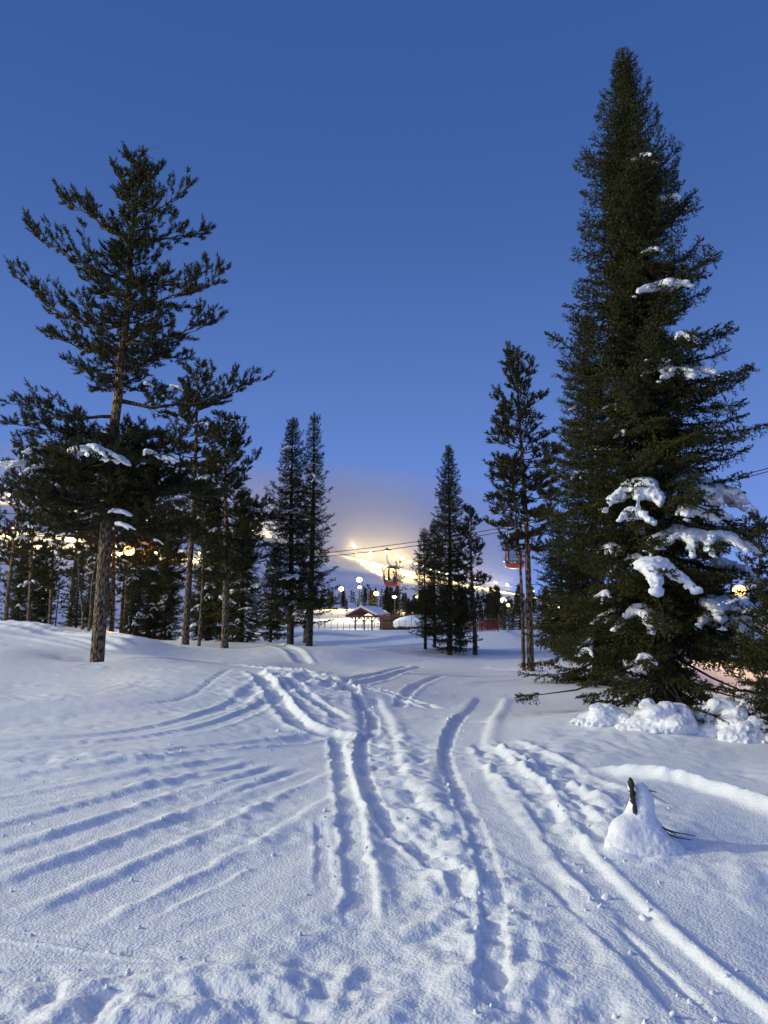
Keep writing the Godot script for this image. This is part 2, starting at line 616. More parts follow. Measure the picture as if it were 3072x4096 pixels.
# a pillow of snow as it lies on a branch: lobes along a drooping line
func make_clumps() -> void:
	rng.seed = 77
	for k in 10:
		var balls := []
		# two to four fingers, as the snow lies along the twigs, joined at the bough
		var fingers := rng.randi_range(2, 4)
		for g in fingers:
			var yaw := (g - (fingers - 1) * 0.5) * rng.randf_range(0.45, 0.75) + rng.randf_range(-0.15, 0.15)
			var reach := rng.randf_range(0.45, 0.85)
			var n := rng.randi_range(7, 9)
			for b in n:
				var s := float(b) / (n - 1)
				var p := Vector3(sin(yaw) * s * reach, -0.26 * s * s + rng.randf_range(-0.02, 0.03), cos(yaw) * s * reach - 0.38)
				var rr := lerpf(rng.randf_range(0.075, 0.12), rng.randf_range(0.035, 0.06), s)
				balls.append([p, Vector3(rr * rng.randf_range(0.9, 1.3), rr * rng.randf_range(0.6, 0.95), rr * rng.randf_range(0.9, 1.4))])
		clumps.append(nets(Vector3(-0.75, -0.5, -0.6), Vector3(0.75, 0.22, 0.62), 0.032, balls, 0.06, M.clump, 0.02))


func put_snow(tree: Node3D, at: Vector3, dir: Vector3, size: float, flat := 1.0) -> void:
	var o := part("snow_clump", clumps[rng.randi() % clumps.size()], tree)
	var z := Vector3(dir.x, 0, dir.z).normalized()
	var x := Vector3.UP.cross(z)
	var b := Basis(x, Vector3.UP, z).rotated(x, rng.randf_range(-0.1, 0.25)).rotated(Vector3.UP, rng.randf_range(-0.5, 0.5))
	o.transform = Transform3D(b.scaled_local(Vector3(size * rng.randf_range(0.8, 1.25), size * flat, size)), at + Vector3(0, 0.045 * size + 0.02, 0))


# ---------------------------------------------------------------- twig templates
var TP := {}
var tints := {}


func add_needles(out: PackedVector3Array, a: Vector3, b: Vector3, count: int, nl: float, nw: float, lean: float) -> void:
	var ax := (b - a).normalized()
	var x := ax.cross(Vector3(0.3, 0.9, 0.2)).normalized()
	var y := ax.cross(x)
	for k in count:
		var s := (k + rng.randf()) / count
		var g := rng.randf() * TAU
		var d := (x * cos(g) + y * sin(g))
		var p := a.lerp(b, s)
		var tip: Vector3 = p + (d * (1.0 - lean) + ax * lean).normalized() * nl * rng.randf_range(0.75, 1.15)
		var side := ax.cross(d) * nw * 0.5
		if rng.randf() < 0.5:
			side = ax * nw * 0.5
		out.append_array([p - side, p + side, tip])


func flat_normals(v: PackedVector3Array) -> PackedVector3Array:
	var n := PackedVector3Array()
	for k in range(0, v.size(), 3):
		var nn := (v[k + 2] - v[k]).cross(v[k + 1] - v[k]).normalized()
		n.append_array([nn, nn, nn])
	return n


func template(called: String, v: PackedVector3Array, colors: Array) -> void:
	var cs := []
	for c in colors:
		var pc := PackedColorArray()
		pc.resize(v.size())
		pc.fill(c)
		cs.append(pc)
	if not TP.has(called):
		TP[called] = []
	TP[called].append([v, flat_normals(v), cs])


func make_templates() -> void:
	rng.seed = 5
	var spruce := [Color(0.043, 0.045, 0.014), Color(0.051, 0.051, 0.016), Color(0.036, 0.041, 0.014), Color(0.058, 0.053, 0.016), Color(0.048, 0.044, 0.014), Color(0.043, 0.048, 0.019), Color(0.066, 0.053, 0.022)]
	var pine := [Color(0.045, 0.051, 0.019), Color(0.055, 0.058, 0.020), Color(0.039, 0.047, 0.020), Color(0.061, 0.056, 0.019), Color(0.047, 0.051, 0.025), Color(0.070, 0.058, 0.023)]
	for k in 4:
		# spruce spray about 0.3 m long along +z, side shoots in the plane
		var v := PackedVector3Array()
		add_needles(v, Vector3.ZERO, Vector3(0, 0.015, 0.28), 26, 0.04, 0.021, 0.35)
		for s in 4:
			var z := 0.03 + 0.055 * s
			var side := -1.0 if s % 2 else 1.0
			var l := (0.17 - 0.022 * s) * rng.randf_range(0.75, 1.2)
			var tip := Vector3(side * l * 0.7, rng.randf_range(-0.03, 0.05), z + l * 0.72)
			add_needles(v, Vector3(0, 0, z), tip, 14, 0.038, 0.021, 0.35)
		template("spruce", v, spruce)
		# coarser one for trees beyond 18 m
		v = PackedVector3Array()
		add_needles(v, Vector3.ZERO, Vector3(0, 0.015, 0.28), 12, 0.05, 0.03, 0.35)
		for s in 4:
			var z := 0.03 + 0.055 * s
			var side := -1.0 if s % 2 else 1.0
			var l := (0.17 - 0.022 * s) * rng.randf_range(0.75, 1.2)
			var tip := Vector3(side * l * 0.7, rng.randf_range(-0.03, 0.05), z + l * 0.72)
			add_needles(v, Vector3(0, 0, z), tip, 7, 0.046, 0.03, 0.35)
		template("spruce_far", v, spruce)
		# pine: a bottle brush of long needles, 0.14 m
		v = PackedVector3Array()
		add_needles(v, Vector3.ZERO, Vector3(0, 0, 0.11), 28, 0.06, 0.016, 0.3)
		add_needles(v, Vector3(0, 0, 0.1), Vector3(0, 0, 0.13), 6, 0.06, 0.012, 0.75)
		template("pine", v, pine)
		v = PackedVector3Array()
		add_needles(v, Vector3.ZERO, Vector3(0, 0, 0.15), 17, 0.085, 0.03, 0.42)
		add_needles(v, Vector3(0, 0, 0.11), Vector3(0, 0, 0.14), 4, 0.08, 0.02, 0.75)
		template("pine_far", v, pine)


func frame(z: Vector3, roll := 0.0) -> Basis:
	var zz := z.normalized()
	var x := Vector3.UP.cross(zz)
	x = Vector3.RIGHT if x.length() < 0.02 else x.normalized()
	var y := zz.cross(x)
	return Basis(x, y, zz).rotated(zz, roll)


func stamp(mb: MB, called: String, at: Vector3, dir: Vector3, size: float, roll: float) -> void:
	var set_: Array = TP[called]
	var t: Array = set_[rng.randi() % set_.size()]
	var cs: Array = t[2]
	mb.stamp(Transform3D(frame(dir, roll).scaled_local(Vector3(size, size, size)), at), t[0], t[1], cs[rng.randi() % cs.size()])


func trunk_line(h: float, lean: Vector3, wob: float, n: int) -> PackedVector3Array:
	var p := PackedVector3Array()
	for k in n + 1:
		var s := float(k) / n
		p.append(Vector3(lean.x * s + wob * sin(s * 5.0 + lean.z * 9.0) * s * (1.0 - s * 0.5), -0.25 + (h + 0.25) * s, lean.z * s + wob * cos(s * 4.0) * s * (1.0 - s)))
	return p


func on_line(p: PackedVector3Array, y: float) -> Vector3:
	for k in p.size() - 1:
		if p[k + 1].y >= y:
			return p[k].lerp(p[k + 1], clampf((y - p[k].y) / (p[k + 1].y - p[k].y), 0, 1))
	return p[-1]


# ---------------------------------------------------------------- spruce
# returns [trunk mesh, crown mesh, places on the boughs where snow can lie: [point, direction, bough length]]
func make_spruce(sd: int, h: float, wide: float, o: Dictionary) -> Array:
	rng.seed = sd
	var tpl: String = o.get("tpl", "spruce_far")
	var spray: float = o.get("spray", 0.34)
	var gap: float = o.get("gap", 0.17)
	var whorl: float = o.get("whorl", 0.26)
	var per: int = o.get("per", 5)
	var bare: float = o.get("bare", 0.06)
	var tr: float = o.get("trunk", h * 0.012 + 0.03)
	var lean: Vector3 = o.get("lean", Vector3(rng.randf_range(-0.15, 0.15), 0, rng.randf_range(-0.15, 0.15)))
	var line := trunk_line(h, lean, 0.06, 14)
	var wood := MB.new()
	wood.use_c = true
	wood.col = Color(.075, .06, .048)
	var rad := PackedFloat32Array()
	for k in line.size():
		rad.append(maxf(tr * pow(1.0 - float(k) / line.size(), 0.85), 0.008))
	wood.tube(line, rad, 9, 0.05, sd)
	wood.col = Color(.05, .042, .034)
	var crown := MB.new()
	crown.use_c = true
	var places := []
	var y := h * bare
	# boughs come in uneven tiers, so that the outline is ragged
	var tier := FastNoiseLite.new()
	tier.seed = sd
	tier.frequency = 0.55
	while y < h - 0.12:
		var f := y / h
		var prof: float = pow(1.0 - f, o.get("power", 0.8)) * (0.62 + 0.38 * smoothstep(-0.02, 0.14, f))
		if o.has("prof"):
			var pr: Array = o.prof
			for q in pr.size() - 1:
				if f >= pr[q][0] and f <= pr[q + 1][0]:
					prof = lerpf(pr[q][1], pr[q + 1][1], (f - pr[q][0]) / (pr[q + 1][0] - pr[q][0])) / wide
		var top := on_line(line, y)
		var n := per if f < 0.8 else maxi(3, per - 1)
		var a0 := rng.randf() * TAU
		for b in n:
			var a := a0 + TAU * b / n + rng.randf_range(-0.4, 0.4)
			var hd := Vector3(cos(a), 0, sin(a))
			var len_ := wide * prof * rng.randf_range(0.5, 1.12) * (1.0 + 0.5 * tier.get_noise_3d(hd.x * 1.1, y * 1.6, hd.z * 1.1)) + 0.04
			if o.has("reach"):
				for rr in o.reach:
					if hd.dot(rr[0]) > 0.75 and absf(y - rr[1]) < rr[2]:
						len_ *= rr[3]
			if rng.randf() < o.get("gaps", 0.06):
				len_ *= 0.45
			var slope: float = lerpf(o.get("droop", -0.42), 0.7, pow(f, o.get("lift", 1.6))) + rng.randf_range(-0.1, 0.1)
			var curl := rng.randf_range(0.1, 0.32)
			var pts := PackedVector3Array()
			var br := PackedFloat32Array()
			for k in 6:
				var s := k / 5.0
				pts.append(top + hd * len_ * s + Vector3(0, len_ * (slope * s + curl * s * s) - 0.04 * sin(s * 3.0), 0) + Vector3(rng.randf_range(-1, 1), 0, rng.randf_range(-1, 1)) * 0.03 * s * len_)
				br.append(lerpf(0.008 + 0.010 * len_, 0.003, s))
			wood.tube(pts, br, 4 if tpl == "spruce" else 3)
			var s0: float = o.get("inner", 0.22)
			var cnt := maxi(2, int(len_ * (1.0 - s0) / gap))
			var dead: bool = f < o.get("dead_below", 0.0) and rng.randf() < 0.75
			for k in cnt + 1:
				var s := s0 + (1.0 - s0) * k / cnt
				var kk := mini(int(s * 5.0), 4)
				var p := pts[kk].lerp(pts[kk + 1], s * 5.0 - kk)
				var tan := (pts[kk + 1] - pts[kk]).normalized()
				var sz := clampf(spray * (0.6 + 0.6 * (1.0 - s)) * lerpf(0.5, 1.0, smoothstep(0.0, 0.5, len_ / wide)), 0.08, 0.6) / 0.3
				if dead and s < 0.8:
					continue
				for side in [-1.0, 1.0]:
					if rng.randf() < 0.08:
						continue
					var d := tan.rotated(Vector3.UP, side * rng.randf_range(0.7, 1.25)) + Vector3(0, rng.randf_range(-0.45, 0.12), 0)
					stamp(crown, tpl, p, d, sz * rng.randf_range(0.75, 1.2), rng.randf_range(-0.5, 0.5))
				if rng.randf() < o.get("hang", 0.45):
					stamp(crown, tpl, p, Vector3(rng.randf_range(-0.4, 0.4), -0.9, rng.randf_range(-0.4, 0.4)) + tan * 0.5, sz * 0.8, rng.randf() * 3.0)
				if s > 0.45 and f < 0.85:
					places.append([p, tan, len_])
			stamp(crown, tpl, pts[5] - (pts[5] - pts[4]) * 0.3, pts[5] - pts[4], spray / 0.3 * rng.randf_range(0.7, 1.0) * (0.35 + 0.65 * smoothstep(0.0, 0.5, 1.0 - f)), rng.randf_range(-0.4, 0.4))
		y += whorl * rng.randf_range(0.6, 1.3) * (1.0 - o.get("tight", 0.45) * f)
	for k in 9:
		stamp(crown, tpl, line[-1] - Vector3(0, 0.05 + 0.045 * k, 0), Vector3(rng.randf_range(-1, 1), 1.1, rng.randf_range(-1, 1)), spray / 0.3 * 0.28, 0.0)
	stamp(crown, tpl, line[-1] - Vector3(0, 0.16, 0), Vector3(0.02, 1, 0), spray / 0.3 * 0.6, 0.0)
	return [wood.mesh(M.bark), crown.mesh(M.needles), places]


# ---------------------------------------------------------------- pine
func pine_limb(wood: MB, crown: MB, start: Vector3, to: Vector3, tpl: String, thick: float, o: Dictionary, places: Array) -> void:
	var len_ := to.length()
	var sag: float = rng.randf_range(-0.16, 0.02) * len_
	var pts := PackedVector3Array()
	var br := PackedFloat32Array()
	var side_v := to.cross(Vector3.UP).normalized()
	var bend := rng.randf_range(-0.12, 0.12) * len_
	for k in 8:
		var s := k / 7.0
		pts.append(start + to * s + Vector3(0, sag * sin(s * PI), 0) + side_v * bend * sin(s * PI) + Vector3(rng.randf_range(-1, 1), rng.randf_range(-1, 1), rng.randf_range(-1, 1)) * 0.022 * len_ * (1.0 if k > 0 else 0.0))
		br.append(lerpf(thick, 0.006, pow(s, 0.7)))
	wood.tube(pts, br, 5)
	var gap: float = o.get("gap", 0.15)
	var tgap: float = o.get("tgap", 0.11)
	var size: float = o.get("size", 1.0)
	var bare: float = o.get("limb_bare", 0.32)
	var s := bare
	var flip := 1.0
	while s <= 1.0:
		var kk := mini(int(s * 7.0), 6)
		var p := pts[kk].lerp(pts[kk + 1], s * 7.0 - kk)
		var tan := (pts[kk + 1] - pts[kk]).normalized()
		flip = -flip
		var sl := clampf(len_ * 0.48 * (1.08 - s * 0.75), 0.18, 0.95) * rng.randf_range(0.6, 1.15)
		var d := (tan.rotated(Vector3.UP, flip * rng.randf_range(0.5, 1.35)) + Vector3(0, rng.randf_range(-0.18, 0.3), 0)).normalized()
		var sub := PackedVector3Array([p, p + d * sl * 0.5 + Vector3(0, -0.03 * sl, 0), p + d * sl + Vector3(0, 0.1 * sl, 0)])
		wood.tube(sub, PackedFloat32Array([0.011, 0.007, 0.004]), 3)
		var ts := 0.3 * sl
		while ts < sl:
			var f := ts / sl
			var q := p + d * ts + Vector3(0, 0.1 * f * f * sl - 0.02, 0)
			# short side shoot with a brush at its end
			var sd := (d + Vector3(rng.randf_range(-0.9, 0.9), rng.randf_range(-0.1, 0.9), rng.randf_range(-0.9, 0.9))).normalized()
			var e := q + sd * rng.randf_range(0.04, 0.16)
			wood.tube(PackedVector3Array([q, e]), PackedFloat32Array([0.005, 0.004]), 3)
			stamp(crown, tpl, e - sd * 0.02, sd + Vector3(0, 0.35, 0), size * rng.randf_range(0.75, 1.25), 0.0)
			if rng.randf() < 0.55:
				var s2 := (sd + Vector3(rng.randf_range(-0.8, 0.8), rng.randf_range(0, 0.7), rng.randf_range(-0.8, 0.8))).normalized()
				stamp(crown, tpl, e - sd * 0.04, s2, size * rng.randf_range(0.7, 1.05), 0.0)
			ts += tgap * rng.randf_range(0.7, 1.3)
		stamp(crown, tpl, sub[2] - d * 0.03, d + Vector3(0, 0.3, 0), size * rng.randf_range(0.9, 1.3), 0.0)
		places.append([p + d * sl * 0.5, tan, sl])
		s += gap / len_ * rng.randf_range(0.6, 1.3)
	stamp(crown, tpl, pts[7], pts[7] - pts[6] + Vector3(0, 0.05, 0), size * 1.2, 0.0)


func pine_wood(wood: MB, line: PackedVector3Array, tr: float, h: float, sd: int, sides: int) -> void:
	var first := wood.v.size()
	var rad := PackedFloat32Array()
	for k in line.size():
		var s := float(k) / (line.size() - 1)
		rad.append(maxf(tr * (pow(1.0 - s, 0.75) * 0.94 + 0.06) * (1.0 + 0.22 * exp(-s * 40.0)), 0.012))
	wood.tube(line, rad, sides, 0.035, sd)
	# grey scaly bark at the foot, thin fox-brown bark higher up, in flakes
	for k in range(first, wood.v.size()):
		var p := wood.v[k]
		var f := p.y / h + 0.16 * n_mid.get_noise_3d(p.x * 30.0, p.y * 14.0, p.z * 30.0)
		wood.c[k] = Color(.25, .18, .12).lerp(Color(.42, .25, .12), smoothstep(0.2, 0.5, f))
	wood.col = Color(.15, .105, .07)


func make_pine(sd: int, h: float, wide: float, o: Dictionary) -> Array:
	rng.seed = sd
	var tpl: String = o.get("tpl", "pine_far")
	var wood := MB.new()
	wood.use_c = true
	var crown := MB.new()
	crown.use_c = true
	var places := []
	var tr: float = o.get("trunk", h * 0.011 + 0.02)
	var line: PackedVector3Array = o.get("line", trunk_line(h, o.get("lean", Vector3(rng.randf_range(-0.2, 0.2), 0, rng.randf_range(-0.2, 0.2))), 0.12, 18))
	pine_wood(wood, line, tr, h, sd, o.get("sides", 9))
	for l in o.get("limbs", []):
		var a: float = l[3]
		pine_limb(wood, crown, on_line(line, l[0]), Vector3(l[1] * cos(a), l[2], l[1] * sin(a)), tpl, 0.022 + 0.014 * absf(l[1]), o, places)
	var y: float = h * o.get("bare", 0.3)
	var dens: float = o.get("dens", 1.0)
	while y < h - 0.2:
		var f: float = clampf((y / h - o.get("bare", 0.3)) / (1.0 - o.get("bare", 0.3)), 0.0, 1.0)
		var prof: float = (0.55 + 0.45 * smoothstep(0.0, 0.3, f)) * pow(1.0 - f, 0.7) + 0.06
		for b in o.get("per", 3):
			var a := rng.randf() * TAU
			var len_ := wide * prof * rng.randf_range(0.55, 1.2)
			if o.get("along_x", 1.0) < 1.0:
				len_ *= lerpf(1.0, o.along_x, absf(cos(a)))
			pine_limb(wood, crown, on_line(line, y + rng.randf_range(-0.1, 0.1)), Vector3(cos(a) * len_, len_ * lerpf(o.get("rise0", -0.1), 0.75, pow(f, 1.2)) + rng.randf_range(-0.1, 0.1) * len_, sin(a) * len_), tpl, 0.01 + 0.014 * len_, o, places)
		y += rng.randf_range(0.3, 0.5) / dens
	for k in 10:
		stamp(crown, tpl, line[-1] - Vector3(rng.randf_range(-0.06, 0.06), 0.05 + 0.05 * k, rng.randf_range(-0.06, 0.06)), Vector3(rng.randf_range(-0.7, 0.7), 1.0, rng.randf_range(-0.7, 0.7)), 1.1, 0.0)
	# dead stubs on the bare part of the stem
	for k in o.get("stubs", 8):
		var yy := rng.randf_range(h * 0.08, h * o.get("bare", 0.3) * 1.2 + 0.3)
		var a := rng.randf() * TAU
		var p := on_line(line, yy)
		var d := Vector3(cos(a), rng.randf_range(-0.2, 0.3), sin(a)) * rng.randf_range(0.15, 0.6)
		wood.tube(PackedVector3Array([p, p + d * 0.6 + Vector3(0, -0.02, 0), p + d]), PackedFloat32Array([0.012, 0.007, 0.003]), 3)
	return [wood.mesh(M.bark), crown.mesh(M.needles), places]


func plant(called: String, made: Array, at: Vector3, turn: float, scale_: float, label: String, category: String, group: String, snow := 0, snow_size := 0.6) -> Node3D:
	var t := thing(called, at, label, category, group)
	t.rotation.y = turn
	t.scale = Vector3(scale_, scale_, scale_)
	part("trunk", made[0], t)
	part("crown", made[1], t)
	var places: Array = made[2]
	var to_eye := (EYE - at)
	to_eye.y = 0
	to_eye = to_eye.normalized().rotated(Vector3.UP, -turn)
	var done := 0
	var tries := 0
	snow = int(snow * 1.6)
	while done < snow and tries < 400 and places.size() > 0:
		tries += 1
		var pl: Array = places[rng.randi() % places.size()]
		var p: Vector3 = pl[0]
		var out := Vector3(p.x, 0, p.z).normalized()
		if out.dot(to_eye) < -0.1:
			continue
		put_snow(t, p, pl[1], snow_size * rng.randf_range(0.5, 1.35), rng.randf_range(0.8, 1.1))
		done += 1
	return t


# where a direction given as (across, up) tangents of the level view meets the depth z
func at_depth(u: float, v: float, depth: float) -> Vector3:
	var p := deg_to_rad(PITCH)
	var xc := (u - 829.5) / 1534.0
	var yc := (1106.0 - v) / 1534.0
	var d := Vector3(xc, yc * cos(p) + sin(p), -(cos(p) - yc * sin(p)))
	return EYE + d * (depth / -d.z)


func stand(u: float, depth: float) -> Vector3:
	var x := (u - 829.5) / 1551.0 * depth
	return Vector3(x, ground(x, -depth), -depth)


func near_trees() -> void:
	# the tall pine on the left, limb by limb: height, reach across, rise, heading
	var L := []
	rng.seed = 3
	for l in [[5.80, -2.25, 0.34], [7.31, -1.86, 0.59], [8.14, -2.57, 1.08], [9.22, -2.31, 1.10], [10.20, -2.10, 1.56], [11.45, -0.63, 0.82], [12.08, -0.34, 0.64], [6.20, 3.19, 0.52], [7.55, 2.35, 0.59], [8.62, 2.58, 0.36], [9.34, 1.84, 0.49], [10.20, 1.74, 0.37], [10.82, 1.63, 0.69], [11.70, 0.63, 0.64], [5.00, -1.35, 0.34], [4.55, -1.64, -0.11], [3.88, -2.35, 0.00], [5.00, 1.21, 0.00], [4.44, 1.56, 0.00], [4.00, 2.57, -0.11], [3.55, 1.85, -0.44], [3.33, -1.19, -0.22]]:
		L.append([l[0], l[1], l[2], rng.randf_range(-0.35, 0.35)])
	for k in 120:
		var y := 3.4 + 8.6 * k / 120.0
		if y > 5.4 and y < 6.5:
			continue
		var f := (y - 3.4) / 8.6
		L.append([y, rng.randf_range(0.7, 2.1) * (1.1 - 0.72 * f - 0.3 * pow(f, 5.0)) * (1.0 if k % 2 else -1.0), rng.randf_range(-0.2, 0.3) + 0.25 * f, rng.randf_range(-1.4, 1.4)])
	for k in 30:
		var y := 3.1 + 2.2 * k / 30.0
		L.append([y, rng.randf_range(0.9, 2.3) * (1.0 if k % 2 else -1.0), rng.randf_range(-0.35, 0.25), rng.randf_range(-1.5, 1.5)])
	var at := Vector3(-6.54, 0.55, -16.5)
	var line := PackedVector3Array()
	for p in [[0.0, -0.35], [0.0, 0.0], [0.02, 1.5], [0.03, 3.0], [0.06, 4.4], [0.05, 5.2], [0.14, 6.3], [0.16, 7.2], [0.22, 8.1], [0.25, 9.4], [0.25, 10.5], [0.3, 11.4], [0.33, 12.1], [0.37, 12.75]]:
		line.append(Vector3(p[0], p[1], 0.03 * sin(p[1] * 2.0)))
	var made := make_pine(11, 12.75, 0.55, {"tpl": "pine", "limbs": L, "line": line, "trunk": 0.165, "sides": 14, "bare": 0.9, "per": 3, "gap": 0.095, "tgap": 0.085, "size": 1.12, "limb_bare": 0.2, "stubs": 14})
	var t := plant("pine_tree", made, at, 0, 1, "tall pine with orange-brown upper stem and a big snow pad on a low bough", "tree", "")
	rng.seed = 8
	# its pads of snow
	for s in [[.25, 4.55, 1.7, 1.15, 1.0], [.65, 4.5, 1.75, .95, .9], [.95, 4.4, 1.5, .6, .9], [.55, 4.75, .5, .55, .8], [.05, 5.3, .3, .45, .9], [-.1, 5.0, .4, .3, 1], [-1.2, 4.7, 1.3, .8, .8], [-1.7, 4.4, 1.2, .7, .9], [-1.1, 4.2, 1.5, .7, .9], [1.5, 4.6, 1.2, .6, .9], [1.8, 4.5, 1.2, .45, 1], [.9, 3.3, 1.3, .5, .9], [.95, 3.0, 1.3, .45, 1], [1.4, 2.75, .3, .3, 1], [.95, 6.55, .2, .35, 1], [1.6, 6.5, .1, .4, .8], [.45, 3.25, .3, .3, .8]]:
		put_snow(t, Vector3(s[0], s[1], s[2]), Vector3(1 if s[0] > 0 else -1, 0, .3), s[3], s[4])

	# the big spruce on the right
	made = make_spruce(21, 11.35, 1.85, {"tpl": "spruce", "prof": [[0, 1.5], [.1, 1.8], [.22, 1.75], [.36, 1.5], [.5, 1.12], [.63, .92], [.79, .7], [.88, .38], [.95, .16], [1, .03]], "spray": 0.36, "gap": 0.11, "whorl": 0.24, "per": 7, "bare": 0.05, "trunk": 0.17, "power": 0.82, "droop": -0.62, "gaps": 0.05, "hang": 0.9, "inner": 0.12, "tight": 0.4, "lean": Vector3(-0.12, 0, 0.1), "dead_below": 0.1})
	at = Vector3(4.3, ground(4.3, -11.2) - 0.1, -11.2)
	t = plant("spruce_tree", made, at, 0, 1, "huge dark spruce with clumps of fresh snow on its boughs", "tree", "")
	hero_snow(t, made[2], at)

	# the second spruce behind it
	made = make_spruce(22, 8.5, 1.75, {"tpl": "spruce_far", "spray": 0.38, "gap": 0.12, "whorl": 0.26, "per": 5, "power": 0.75, "trunk": 0.13, "bare": 0.04, "hang": 0.5})
	plant("spruce_tree", made, Vector3(4.7, ground(4.7, -16) - 0.05, -16), 0.4, 1, "bushy dark spruce standing just behind the huge snow-clumped spruce", "tree", "", 6, 0.5)
	# low spruce at the edge
	made = make_spruce(23, 2.6, 1.35, {"tpl": "spruce", "spray": 0.36, "gap": 0.13, "whorl": 0.2, "per": 5, "power": 0.7, "trunk": 0.05, "bare": 0.03, "droop": -0.2})
	plant("spruce_tree", made, Vector3(5.02, ground(5.02, -9.2) - 0.05, -9.2), 0.0, 0.8, "low young spruce at the foot of the huge spruce, at the edge", "tree", "", 9, 0.5)


func hero_snow(t: Node3D, places: Array, at: Vector3) -> void:
	rng.seed = 12
	for s in [[1360, 1075, 1.25], [1375, 1112, .7], [1410, 1105, .8], [1435, 1118, .6], [1480, 1140, .9], [1505, 1150, .8], [1540, 1048, 1.3], [1565, 1065, .8], [1520, 1105, .7], [1590, 1090, .5], [1380, 1190, .8], [1365, 1210, .5], [1335, 1180, .5], [1320, 1170, .45], [1440, 1275, .95], [1390, 1335, .8], [1300, 1330, .6], [1305, 1300, .4], [1560, 1345, .7], [1600, 1330, .9], [1630, 1345, 1.0], [1410, 775, .6], [1445, 795, .6], [1480, 790, .7], [1500, 805, .5], [1440, 600, .7], [1460, 598, .4], [1435, 425, .7], [1400, 338, .6], [1575, 873, .6], [1415, 865, .45], [1500, 1105, .5], [1395, 1420, .4], [1270, 1388, .4], [1250, 1410, .35], [1530, 890, .4], [1350, 945, .4], [1480, 700, .45], [1500, 720, .4], [1590, 1180, .7], [1610, 1230, .8], [1450, 1210, .4], [1420, 520, .4], [1330, 880, .35]]:
		var goal := at_depth(s[0], s[1], 11.2)
		var dir := (goal - EYE).normalized()
		var best := 1e9
		var pick: Array = []
		for pl in places:
			var p: Vector3 = pl[0] + at
			var w := p - EYE
			var d := (w - dir * w.dot(dir)).length()
			var score := d * 4.0 + 0.35 * (w.dot(dir) - 9.0)
			if score < best:
				best = score
				pick = pl
		put_snow(t, pick[0], pick[1] + Vector3(0, 0, 0.6), s[2] * (1.2 if s[2] > 0.65 else 0.95), 1.05)


